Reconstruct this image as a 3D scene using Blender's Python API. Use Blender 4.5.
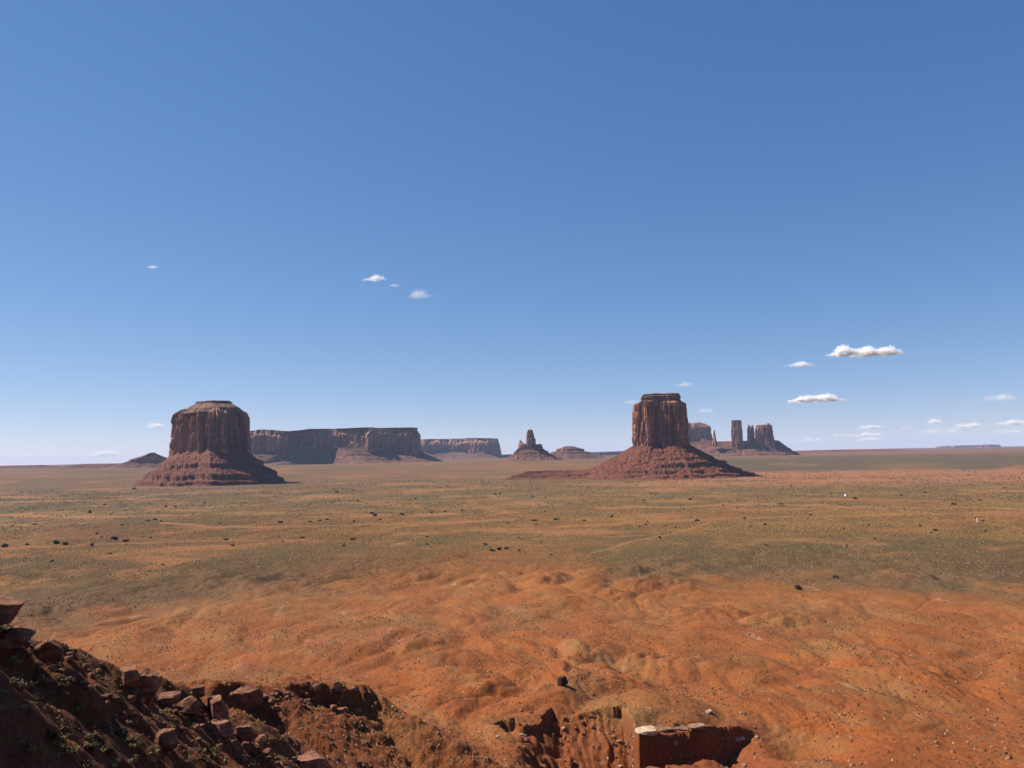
import bpy, math, random
import numpy as np

# ------------------------------------------------------------------ clear
for o in list(bpy.data.objects):
    bpy.data.objects.remove(o)
scene = bpy.context.scene
COL = scene.collection

# ------------------------------------------------------------------ camera
W, H = 1024, 768
F = 796.0                      # focal length in pixels
CAMZ = 110.0
PITCH = math.atan(72.0 / F)
ROLL = math.radians(1.1)
cam_d = bpy.data.cameras.new("camera")
cam = bpy.data.objects.new("camera", cam_d)
COL.objects.link(cam)
cam_d.sensor_width = 36.0
cam_d.lens = 36.0 * F / W
cam_d.clip_start = 0.5
cam_d.clip_end = 200000.0
fw = np.array([0, math.cos(PITCH), math.sin(PITCH)])
r0 = np.array([1.0, 0, 0])
u0 = np.cross(r0, fw)
# the horizon climbs towards the right of the picture
rt = math.cos(ROLL) * r0 - math.sin(ROLL) * u0
up = math.sin(ROLL) * r0 + math.cos(ROLL) * u0
from mathutils import Matrix, Vector
m = Matrix(((rt[0], up[0], -fw[0], 0), (rt[1], up[1], -fw[1], 0), (rt[2], up[2], -fw[2], CAMZ), (0, 0, 0, 1)))
cam.matrix_world = m
scene.camera = cam

# ------------------------------------------------------------------ world, sun, exposure
SUN_AZ = math.radians(-73.0)   # clockwise from +Y
SUN_EL = math.radians(47.0)
world = bpy.data.worlds.new("World")
scene.world = world
world.use_nodes = True
nt = world.node_tree
sky = nt.nodes.new("ShaderNodeTexSky")
sky.sky_type = 'NISHITA'
sky.sun_disc = False
sky.sun_elevation = SUN_EL
sky.sun_rotation = SUN_AZ
sky.altitude = 3500
sky.air_density = 1.0
sky.dust_density = 0.0
sky.ozone_density = 4.0
bg = nt.nodes["Background"]
bg.inputs[1].default_value = 0.05
# grade the sky: a deeper, bluer zenith and a calmer horizon
sp_ = nt.nodes.new("ShaderNodeSeparateColor"); cb_ = nt.nodes.new("ShaderNodeCombineColor")
nt.links.new(sky.outputs[0], sp_.inputs[0])
for k, (gam, gain) in enumerate(((1.02, 1.17), (0.755, 0.88), (0.56, 0.925))):
    m1 = nt.nodes.new("ShaderNodeMath"); m1.operation = 'MULTIPLY'; m1.inputs[1].default_value = 0.1
    m2 = nt.nodes.new("ShaderNodeMath"); m2.operation = 'POWER'; m2.inputs[1].default_value = gam
    m3 = nt.nodes.new("ShaderNodeMath"); m3.operation = 'MULTIPLY'; m3.inputs[1].default_value = gain * 10.0
    nt.links.new(sp_.outputs[k], m1.inputs[0]); nt.links.new(m1.outputs[0], m2.inputs[0]); nt.links.new(m2.outputs[0], m3.inputs[0])
    nt.links.new(m3.outputs[0], cb_.inputs[k])
nt.links.new(cb_.outputs[0], bg.inputs[0])

sun_d = bpy.data.lights.new("sun", 'SUN')
sun = bpy.data.objects.new("sun", sun_d)
COL.objects.link(sun)
sun_d.energy = 5.0
sun_d.angle = math.radians(0.5)
sun_d.color = (1.0, 0.95, 0.88)
sdir = Vector((math.sin(SUN_AZ) * math.cos(SUN_EL), math.cos(SUN_AZ) * math.cos(SUN_EL), math.sin(SUN_EL)))
sun.rotation_euler = sdir.to_track_quat('Z', 'Y').to_euler()

scene.view_settings.view_transform = 'Standard'
scene.view_settings.look = 'None'
scene.view_settings.gamma = 1.0
scene.view_settings.exposure = 1.0
scene.view_settings.use_curve_mapping = False
scene.cycles.max_bounces = 6
scene.cycles.diffuse_bounces = 3
scene.cycles.volume_bounces = 1
scene.cycles.transparent_max_bounces = 160
scene.cycles.use_denoising = True

rng = np.random.default_rng(7)
random.seed(7)

# ------------------------------------------------------------------ noise
_perm = np.random.default_rng(3).permutation(4096).astype(np.int64)
_perm = np.concatenate([_perm, _perm])
_ang = np.random.default_rng(4).random(4096) * 2 * math.pi
_gx, _gy = np.cos(_ang), np.sin(_ang)

def noise2(x, y, seed=0):
    x = np.asarray(x, float) + seed * 17.37
    y = np.asarray(y, float) - seed * 9.71
    xi = np.floor(x).astype(np.int64); yi = np.floor(y).astype(np.int64)
    xf = x - xi; yf = y - yi
    u = xf * xf * xf * (xf * (xf * 6 - 15) + 10); v = yf * yf * yf * (yf * (yf * 6 - 15) + 10)
    def g(ix, iy, dx, dy):
        h = _perm[(_perm[ix & 4095] + iy) & 4095]
        return _gx[h] * dx + _gy[h] * dy
    a = g(xi, yi, xf, yf); b = g(xi + 1, yi, xf - 1, yf)
    c = g(xi, yi + 1, xf, yf - 1); d = g(xi + 1, yi + 1, xf - 1, yf - 1)
    return ((a + (b - a) * u) * (1 - v) + (c + (d - c) * u) * v) * 1.4

def fbm(x, y, octv=4, seed=0, gain=0.5, lac=2.03):
    s = 0; a = 1.0; t = 0
    for k in range(octv):
        s = s + a * noise2(x, y, seed + k * 5)
        t += a; a *= gain; x = np.asarray(x) * lac; y = np.asarray(y) * lac
    return s / t

def ridged(x, y, octv=3, seed=0):
    s = 0; a = 1.0; t = 0
    for k in range(octv):
        s = s + a * (1 - 2 * np.abs(noise2(x, y, seed + k * 3)))
        t += a; a *= 0.5; x = np.asarray(x) * 2.1; y = np.asarray(y) * 2.1
    return s / t

def sstep(a, b, x):
    t = np.clip((x - a) / (b - a), 0, 1)
    return t * t * (3 - 2 * t)

# ------------------------------------------------------------------ pixel <-> world
def ray(x, y):
    d = fw + (x - 512.0) / F * rt - (y - 384.0) / F * up
    return d / d[1]

def pix(x, y, Y):
    d = ray(x, y)
    return np.array([d[0] * Y, Y, CAMZ + d[2] * Y])

def zpx(x, y, Y):
    return pix(x, y, Y)[2]

# ------------------------------------------------------------------ terrain heights
PY = np.array([-100, 0, 3, 6, 20, 50, 100, 150, 210, 260, 320, 420, 590, 834, 1500, 4300, 5400, 6500, 8500, 12000, 20000, 30000, 45000])
PZ = np.array([108.4, 108.4, 108.2, 106, 99, 84, 64, 46, 27.4, 19.5, 11.5, 6.5, 2.4, 0, 0, 2, 34, 62, 68, 78, 90, 104, 112])

S_A, S_B, S_0 = -0.862, -0.442, 95.1     # the near spur: a plane falling to the right
def spur_at(x, y):
    d = ray(x, y)
    Y = (CAMZ - S_0) / (S_A * d[0] + S_B - d[2])
    return np.array([d[0] * Y, Y])
CREST = np.array([spur_at(*p) for p in ((-140, 560), (-60, 590), (0, 614), (50, 640), (100, 659), (150, 684), (200, 703), (270, 737), (330, 768), (370, 795))])
CR2 = [pix(120, 688, 118), pix(205, 691, 128), pix(240, 688, 136), pix(320, 688, 150), pix(375, 695, 157), pix(408, 728, 168), pix(425, 800, 182)]
CR2 = np.array(CR2)

def polydist(X, Y, P):
    """signed distance to an open polyline (positive on its left), and interpolation parameter"""
    best = np.full(X.shape, 1e9); sg = np.ones(X.shape); par = np.zeros(X.shape)
    for i in range(len(P) - 1):
        ax, ay = P[i][0], P[i][1]; bx, by = P[i + 1][0], P[i + 1][1]
        dx, dy = bx - ax, by - ay; L2 = dx * dx + dy * dy
        t = np.clip(((X - ax) * dx + (Y - ay) * dy) / L2, 0, 1)
        ex = X - ax - t * dx; ey = Y - ay - t * dy
        d = np.hypot(ex, ey)
        m_ = d < best
        best = np.where(m_, d, best)
        sg = np.where(m_, np.sign(dx * (Y - ay) - dy * (X - ax)), sg)
        par = np.where(m_, i + t, par)
    return best * sg, par

def inpoly_d(X, Y, P):
    """signed distance to closed polygon, positive inside"""
    best = np.full(X.shape, 1e9); ins = np.zeros(X.shape, bool)
    n = len(P)
    for i in range(n):
        ax, ay = P[i]; bx, by = P[(i + 1) % n]
        dx, dy = bx - ax, by - ay; L2 = dx * dx + dy * dy + 1e-9
        t = np.clip(((X - ax) * dx + (Y - ay) * dy) / L2, 0, 1)
        best = np.minimum(best, np.hypot(X - ax - t * dx, Y - ay - t * dy))
        c = ((ay > Y) != (by > Y)) & (X < (bx - ax) * (Y - ay) / (by - ay + 1e-12) + ax)
        ins ^= c
    return np.where(ins, best, -best)

def base_profile(X, Y):
    R = np.hypot(X, np.maximum(Y, 0) * 1.0)
    Re = np.where(Y > 0, np.hypot(X * 0.75, Y), np.hypot(X, Y) * 0.9)
    return np.interp(Re, PY, PZ), Re

def base_pix(x, y):
    """where a pixel's ray meets the smooth ground"""
    Y = np.linspace(100, 900, 3000)
    d = ray(x, y)
    z, _ = base_profile(d[0] * Y, Y)
    k = np.argmax(CAMZ + d[2] * Y < z)
    return (d[0] * Y[k], Y[k])

PIT1 = [base_pix(*p) for p in ((490, 722), (508, 717), (527, 719), (541, 716), (551, 709), (566, 713), (568, 726), (578, 741), (560, 746), (536, 742), (527, 734), (508, 730))]
PIT2 = [base_pix(*p) for p in ((470, 764), (492, 766), (520, 763), (541, 758), (566, 757), (590, 755), (600, 762), (612, 790), (440, 800))]
PIT3 = [base_pix(*p) for p in ((611, 689), (622, 692), (632, 698), (629, 701), (618, 697))]

def detail_heights(X, Y, z, Re):
    near = (1 - sstep(700, 1100, Re)) * sstep(90, 190, Re)
    wx = X + 18 * noise2(X / 90, Y / 90, 61); wy = Y + 18 * noise2(X / 90, Y / 90, 62)
    # soft badland mounds with narrow washes between them
    b1 = np.abs(noise2(wx / 52, wy / 74, 11)) * 2.0
    b2 = np.abs(noise2(wx / 21, wy / 33, 12)) * 2.0
    b3 = np.abs(noise2(wx / 9, wy / 14, 15)) * 2.0
    b4 = fbm(wx / 4.5, wy / 6.5, 4, 13, 0.6)
    amp = 0.5 + 0.8 * sstep(-0.3, 0.5, noise2(X / 170, Y / 170, 14))
    sm = sstep(0, 0.3, b1)
    z = z + near * (amp * (3.4 * sstep(0, 1.1, b1) * 1.1 + (1.7 * b2 + 0.6 * b3) * (0.4 + 0.6 * sm)) + 0.5 * b4 - 3.0)
    # small washes cut into the mounds
    w = np.abs(noise2(wx / 75 + 3.1, wy / 60, 17))
    z = z - near * 0.7 * np.exp(-(w / 0.03) ** 2) * sstep(0, 0.35, noise2(X / 110, Y / 110, 18) + 0.2)
    # fine gravelly roughness
    z = z + near * 0.30 * fbm(X / 2.1, Y / 2.1, 3, 21)
    mid = sstep(500, 900, Re) * (1 - sstep(2500, 4000, Re))
    z = z + mid * 2.2 * fbm(X / 210, Y / 210, 4, 23)
    far = sstep(3000, 7000, Re)
    z = z + far * (1 - sstep(20000, 26000, Re)) * (13 * fbm(X / 1900, Y / 1900, 5, 25) + 5 * np.maximum(fbm(X / 500, Y / 700, 4, 26), 0))
    z = z + sstep(16000, 30000, Re) * 55 * np.maximum(fbm(X / 6000, Y / 6000, 4, 27) - 0.12, 0)
    return z

def terrain(X, Y, cuts=True):
    X = np.asarray(X, float); Y = np.asarray(Y, float)
    z, Re = base_profile(X, Y)
    z = detail_heights(X, Y, z, Re)
    m_ = (Re < 420)
    if not m_.any():
        return z
    x = X[m_]; y = Y[m_]; h = z[m_].copy()
    if cuts:
        nA = fbm(x / 6.0, y / 6.0, 4, 31); nB = noise2(x / 2.2, y / 2.2, 33)
        # ground falling away towards lower right of the alcove
        h -= 11 * np.exp(-(((x - 94) / 15) ** 2 + ((y - 280) / 26) ** 2))
        # fluted bank left of the alcove
        nC = noise2(x / 14, y / 14, 36)
        rim = 315 + 3.5 * nA + 4 * nC - 7 * sstep(22, 6, x) + 0.012 * (x - 22) ** 2
        fx = x + 1.5 * noise2(x / 6, y / 9, 38)
        fl = np.abs(noise2(fx / 3.6, y / 45, 35)) * 2 + 0.5 * np.abs(noise2(fx / 1.5, y / 20, 39)) * 2
        bank = 9.6 - 0.42 * (rim - y) + 0.7 * fl + 0.4 * nB + 1.0 * nA
        wl = sstep(-4, 24, x + 4 * nA) * (1 - sstep(39.4, 40.6, x + 0.8 * nA)) * (y > 226)
        step1 = np.where(y < rim, np.minimum(h - (1.2 + 0.8 * nC) * sstep(0, 1.5, rim - y), np.maximum(bank, -7 + nA)), h)
        h = h + (step1 - h) * wl
        # alcove with a dark wall facing the viewer
        front = 280 + 0.42 * (x - 40) + 1.3 * noise2(x / 9, y * 0 + 3.3, 46) + 0.6 * nA + 0.4 * nB
        floor_ = -2.0 + 10.5 * np.exp(-((x - 62) / 11.0) ** 2 - ((y - 270) / 13) ** 2) - 3 * sstep(68, 88, x) + 0.8 * nA + 0.8 * np.abs(noise2(fx / 3.0, y / 40, 37)) * 2
        wr = (x + 0.8 * nA > 40.0) & (x < 94) & (y < front) & (y > 232)
        h = np.where(wr, np.minimum(h, h + (floor_ - h) * (0.22 * sstep(-1.2, 0.2, front - y + 1.3 * nB) + 0.78 * sstep(0.0, 2.4, front - y)) * (1 - sstep(66, 90, x))), h)
        # small pits and ledges
        for P, dep, sd in ((PIT1, 4.6, 41), (PIT2, 5.5, 43), (PIT3, 2.5, 45)):
            d = inpoly_d(x + 2.6 * nA + 0.8 * nB, y + 8 * nA + 1.2 * nB, P)
            h -= dep * sstep(0, 1.7, d) * (0.75 + 0.5 * noise2(x / 5, y / 5, sd))
        # second ridge
        d2, p2 = polydist(x, y, CR2)
        cz = np.interp(p2, np.arange(len(CR2)), CR2[:, 2])
        lump = 1.5 * fbm(x / 9, y / 9, 5, 51, 0.6) + 0.9 * np.abs(noise2(x / 4.5, y / 6, 54)) + 0.5 * fbm(x / 1.6, y / 1.6, 3, 52)
        r2 = np.where(d2 < 0, cz + 0.36 * d2, cz - 0.50 * np.maximum(d2 - 6, 0) - 0.05 * d2) + lump * 1.2
        rimw = sstep(2.4, 2.9, p2) * (1 - sstep(3.75, 4.05, p2)) + sstep(0.9, 1.2, p2) * (1 - sstep(1.9, 2.2, p2))
        edge = d2 + 2.6 * fbm(x / 3.5, y / 3.5, 3, 53) + 1.2
        r2 = r2 - rimw * 2.7 * (1 - sstep(-0.45, 0.45, edge)) + rimw * 0.8
        k = 2.5
        h = np.maximum(h, r2) + k * 0.5 * np.exp(-np.abs(h - r2) / k) * 0.6
        # near spur
        dc, pc = polydist(x, y, CREST)
        S = S_0 + S_A * x + S_B * y
        S = S - 1.05 * np.maximum(dc + 1.2 * fbm(x / 4, y / 4, 3, 55), 0) * sstep(-2, 4, dc + 1)
        S = S + 2.0 * fbm(x / 9, y / 9, 3, 56) + 0.35 * fbm(x / 2.3, y / 2.3, 3, 57) + 0.55 * np.abs(noise2(x / 4.2, y / 4.2, 59)) * 2 + 0.22 * fbm(x / 1.1, y / 1.1, 3, 60) + 0.12 * fbm(x / 0.45, y / 0.45, 2, 58) - 0.4
        S = S + 15.0 * np.exp(-(((x + 45) / 10.5) ** 6 + ((y - 36.0) / 10.5) ** 6))
        S = np.where(y < 8, -50, S)
        S = S - np.maximum(-60 - x, 0) * 0.4
        S = np.where(y < 26, S - (26 - y) * 0.9, S)
        h = np.maximum(h, S)
    z = z.copy(); z[m_] = h
    return z

def hit(x, y, y0=25.0, y1=6000.0):
    """where the ray of a pixel of the photograph meets the ground"""
    Y = np.concatenate([np.arange(y0, 450, 0.12), np.geomspace(450, y1, 2500)])
    d = ray(x, y)
    z = terrain(d[0] * Y, Y)
    b = CAMZ + d[2] * Y < z
    if not b.any():
        return None
    k = int(np.argmax(b))
    return np.array([d[0] * Y[k], Y[k], z[k]])

def tz(x, y):
    return float(terrain(np.array([x]), np.array([y]))[0])

# ------------------------------------------------------------------ mesh helpers
def mesh_np(name, V, Fq, smooth=True, cols=None):
    """V (n,3), Fq (m,k) with equal face size k, or list of such arrays"""
    me = bpy.data.meshes.new(name)
    fl = Fq if isinstance(Fq, list) else [Fq]
    fl = [np.asarray(f, np.int32) for f in fl if len(f)]
    nl = sum(f.size for f in fl); nf = sum(len(f) for f in fl)
    me.vertices.add(len(V)); me.loops.add(nl); me.polygons.add(nf)
    me.vertices.foreach_set("co", np.ascontiguousarray(V, np.float32).ravel())
    me.loops.foreach_set("vertex_index", np.concatenate([f.ravel() for f in fl]).astype(np.int32))
    st = []; k = 0
    for f in fl:
        st.append(k + np.arange(len(f)) * f.shape[1]); k += f.size
    me.polygons.foreach_set("loop_start", np.concatenate(st).astype(np.int32))
    if smooth:
        me.polygons.foreach_set("use_smooth", np.ones(nf, bool))
    if cols is not None:
        a = me.attributes.new("tint", 'FLOAT_COLOR', 'POINT')
        c = np.ones((len(V), 4), np.float32); c[:, :3] = cols
        a.data.foreach_set("color", c.ravel())
    me.update(calc_edges=True)
    return me

def link(name, me, mat=None, parent=None, loc=None):
    o = bpy.data.objects.new(name, me)
    COL.objects.link(o)
    if mat is not None and me is not None and not me.materials:
        me.materials.append(mat)
    if parent is not None:
        o.parent = parent
    if loc is not None:
        o.location = loc
    return o

def tag(o, label=None, cat=None, group=None, kind=None):
    if label: o["label"] = label
    if cat: o["category"] = cat
    if group: o["group"] = group
    if kind: o["kind"] = kind
    return o

def thing(name, label, cat, loc, group=None):
    return tag(link(name, None, loc=loc), label, cat, group)

def copy_thing(src, loc, rotz, scale, label=None):
    c = src.copy(); COL.objects.link(c)
    c.location = loc; c.rotation_euler = (src.rotation_euler[0], src.rotation_euler[1], rotz); c.scale = scale
    if label: c["label"] = label
    for ch in src.children:
        d = ch.copy(); COL.objects.link(d); d.parent = c
    return c

# ------------------------------------------------------------------ materials
def new_mat(name):
    mt = bpy.data.materials.new(name); mt.use_nodes = True
    n = mt.node_tree.nodes; l = mt.node_tree.links
    p = n["Principled BSDF"]
    p.inputs["Roughness"].default_value = 0.95
    p.inputs["Specular IOR Level"].default_value = 0.12
    return mt, n, l, p

def N(n, typ, **kw):
    x = n.new(typ)
    for k, v in kw.items():
        if k.startswith("i_"):
            x.inputs[k[2:]].default_value = v
        else:
            setattr(x, k, v)
    return x

def noise_node(n, l, vec, scale, detail=4, rough=0.55, stretch=None):
    if stretch is not None:
        mp = N(n, "ShaderNodeMapping"); mp.inputs["Scale"].default_value = stretch
        l.new(vec, mp.inputs["Vector"]); vec = mp.outputs[0]
    t = N(n, "ShaderNodeTexNoise"); t.inputs["Scale"].default_value = scale
    t.inputs["Detail"].default_value = detail; t.inputs["Roughness"].default_value = rough
    l.new(vec, t.inputs["Vector"])
    return t.outputs["Fac"]

def ramp(n, l, fac, stops):
    r = N(n, "ShaderNodeValToRGB")
    e = r.color_ramp.elements
    while len(e) < len(stops): e.new(0.5)
    for k, (p, c) in enumerate(stops):
        e[k].position = p
        e[k].color = (*c, 1) if not isinstance(c, float) else (c, c, c, 1)
    l.new(fac, r.inputs[0])
    return r.outputs[0]

def mix(n, l, fac, a, b, mode='MIX'):
    x = N(n, "ShaderNodeMix", data_type='RGBA', blend_type=mode)
    for sock, v in ((x.inputs[0], fac), (x.inputs[6], a), (x.inputs[7], b)):
        if hasattr(v, "links"): l.new(v, sock)
        elif isinstance(v, (int, float)): sock.default_value = v
        else: sock.default_value = (*v, 1)
    return x.outputs[2]

def bump(n, l, p, h, dist, strength=1.0):
    b = N(n, "ShaderNodeBump"); b.inputs["Distance"].default_value = dist; b.inputs["Strength"].default_value = strength
    l.new(h, b.inputs["Height"]); l.new(b.outputs[0], p.inputs["Normal"])

def mat_ground():
    mt, n, l, p = new_mat("ground_soil")
    geo = N(n, "ShaderNodeNewGeometry"); pos = geo.outputs["Position"]
    at = N(n, "ShaderNodeAttribute", attribute_name="tint")
    f1 = noise_node(n, l, pos, 0.8, 8, 0.72)
    c = mix(n, l, 1.0, at.outputs["Color"], ramp(n, l, f1, [(0.30, (0.58, 0.55, 0.52)), (0.5, (1.03, 1.03, 1.03)), (0.70, (1.36, 1.40, 1.44))]), 'MULTIPLY')
    f2 = noise_node(n, l, pos, 0.035, 5, 0.6)
    c = mix(n, l, 1.0, c, ramp(n, l, f2, [(0.3, (0.80, 0.78, 0.78)), (0.7, (1.16, 1.18, 1.2))]), 'MULTIPLY')
    l.new(c, p.inputs["Base Color"])
    f3 = noise_node(n, l, pos, 1.6, 6, 0.7)
    bump(n, l, p, f3, 0.55, 1.0)
    return mt

def mat_cliff(name, lo, hi, dark, vs=0.02, strata=0.06, bumpd=6.0):
    mt, n, l, p = new_mat(name)
    geo = N(n, "ShaderNodeNewGeometry"); pos = geo.outputs["Position"]
    a = noise_node(n, l, pos, vs, 7, 0.65, (1, 1, 0.17))
    c = ramp(n, l, a, [(0.32, dark), (0.5, lo), (0.68, hi)])
    b = noise_node(n, l, pos, strata, 4, 0.6, (0.06, 0.06, 1))
    c = mix(n, l, 1.0, c, ramp(n, l, b, [(0.3, (0.72, 0.70, 0.70)), (0.65, (1.12, 1.1, 1.08))]), 'MULTIPLY')
    l.new(c, p.inputs["Base Color"])
    bump(n, l, p, a, bumpd, 0.7)
    return mt

def mat_talus(name, lo, hi, sc=0.05, bumpd=5.0):
    mt, n, l, p = new_mat(name)
    geo = N(n, "ShaderNodeNewGeometry"); pos = geo.outputs["Position"]
    a = noise_node(n, l, pos, sc, 8, 0.72)
    c = ramp(n, l, a, [(0.3, lo), (0.7, hi)])
    b = noise_node(n, l, pos, 0.05, 4, 0.6, (0.08, 0.08, 1))
    c = mix(n, l, 1.0, c, ramp(n, l, b, [(0.3, (0.75, 0.72, 0.72)), (0.65, (1.15, 1.12, 1.1))]), 'MULTIPLY')
    l.new(c, p.inputs["Base Color"])
    bump(n, l, p, a, bumpd, 0.8)
    return mt

def mat_rock(name, lo, hi, sc=1.2):
    mt, n, l, p = new_mat(name)
    tc = N(n, "ShaderNodeTexCoord"); pos = tc.outputs["Object"]
    a = noise_node(n, l, pos, sc, 8, 0.7)
    c = ramp(n, l, a, [(0.3, lo), (0.7, hi)])
    bd = noise_node(n, l, pos, sc * 1.6, 4, 0.6, (0.25, 0.25, 2.2))
    c = mix(n, l, 1.0, c, ramp(n, l, bd, [(0.35, (0.62, 0.58, 0.56)), (0.55, (1.0, 1.0, 1.0)), (0.7, (1.25, 1.25, 1.25))]), 'MULTIPLY')
    oi = N(n, "ShaderNodeObjectInfo")
    c = mix(n, l, 1.0, c, ramp(n, l, oi.outputs["Random"], [(0.0, (0.75, 0.72, 0.72)), (1.0, (1.2, 1.22, 1.25))]), 'MULTIPLY')
    l.new(c, p.inputs["Base Color"])
    bump(n, l, p, a, 0.25, 0.8)
    return mt

def mat_tint(name, rough=0.95):
    mt, n, l, p = new_mat(name)
    at = N(n, "ShaderNodeAttribute", attribute_name="tint")
    geo = N(n, "ShaderNodeNewGeometry")
    f = noise_node(n, l, geo.outputs["Position"], 3.0, 3)
    c = mix(n, l, 1.0, at.outputs["Color"], ramp(n, l, f, [(0.3, (0.8, 0.8, 0.8)), (0.7, (1.15, 1.15, 1.15))]), 'MULTIPLY')
    l.new(c, p.inputs["Base Color"])
    return mt

def mat_plain(name, c, v=0.15, sc=4.0):
    mt, n, l, p = new_mat(name)
    tc = N(n, "ShaderNodeTexCoord")
    f = noise_node(n, l, tc.outputs["Object"], sc, 4)
    l.new(ramp(n, l, f, [(0.3, tuple(x * (1 - v) for x in c)), (0.7, tuple(x * (1 + v) for x in c))]), p.inputs["Base Color"])
    return mt

M_GROUND = mat_ground()
M_CLIFF = mat_cliff("red_sandstone", (0.23, 0.108, 0.064), (0.40, 0.212, 0.136), (0.085, 0.037, 0.025))
M_CAP = mat_cliff("caprock_sandstone", (0.15, 0.082, 0.056), (0.23, 0.135, 0.09), (0.07, 0.040, 0.030), 0.03, 0.12, 4.0)
M_TALUS = mat_talus("talus_rubble", (0.052, 0.0180, 0.0100), (0.178, 0.064, 0.035))
M_FAR_TALUS = mat_talus("distant_talus", (0.055, 0.026, 0.017), (0.175, 0.082, 0.050), 0.02, 8.0)
M_ROCK = mat_rock("boulder_sandstone", (0.095, 0.034, 0.017), (0.29, 0.135, 0.078))
M_PALE = mat_rock("pale_sandstone", (0.28, 0.175, 0.105), (0.42, 0.30, 0.20))
M_TAN = mat_rock("tan_sandstone", (0.17, 0.085, 0.045), (0.30, 0.18, 0.11))
M_BLACK = mat_rock("dark_rock", (0.018, 0.009, 0.007), (0.055, 0.026, 0.018))  # near-black base colour, used for the lone boulder only
M_SCRUB = mat_tint("scrub_foliage")
M_GRAVEL = mat_tint("loose_gravel")

# ------------------------------------------------------------------ ground sheet
SB_X, SB_Y = [-.62, -.45, -.3, -.1, 0, .06, .13, .6], [-26, -14, -3, 8, 14, 12, -3, 2]
def belts(X, Y):
    R = np.hypot(X * 0.75, Y) + 1; lat = X / R; lr = np.log(R) * 9
    str_ = fbm(lat * 16 + 0.8 * noise2(lat * 7, lr, 75), lr * 1.1, 5, 76)
    v = 456 + CAMZ * F / R
    bare = 0.8 * sstep(0.08, 0.34, fbm(lat * 7 + 5 + 0.7 * noise2(lat * 5, lr, 80), lr * 0.9, 5, 79)) * sstep(466, 486, v) * (1 - sstep(545, 565, v))
    bare = np.maximum(bare, 0.7 * sstep(0.12, 0.45, str_))
    # worn tracks winding over the plain
    for (px, py) in TRACKS:
        yv = np.interp(lat, px, py, left=-99, right=-99) + 1.2 * noise2(lat * 30, lat * 3 + px[0], 78)
        w = 0.9 + 0.8 * noise2(lat * 14, lat * 5 + py[0], 77)
        bare = np.maximum(bare, (np.abs(v - yv) < np.maximum(w, 0.5)) * (yv > 0) * 0.95)
    return R, lat, lr, v, str_, bare
TRACKS = [([-.42, -.395, -.36, -.30, -.10, .0], [512, 514, 518.5, 519.5, 520.5, 519]),
          ([-.15, .05, .15, .22, .33, .6], [530, 527, 523, 521, 519, 514]),
          ([.09, .12, .17, .21, .24], [553, 546, 537, 530, 523]),
          ([.1, .3, .45, .62], [509, 507, 511, 512]),
          ([-.6, -.4, -.25], [529, 530, 533])]
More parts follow.
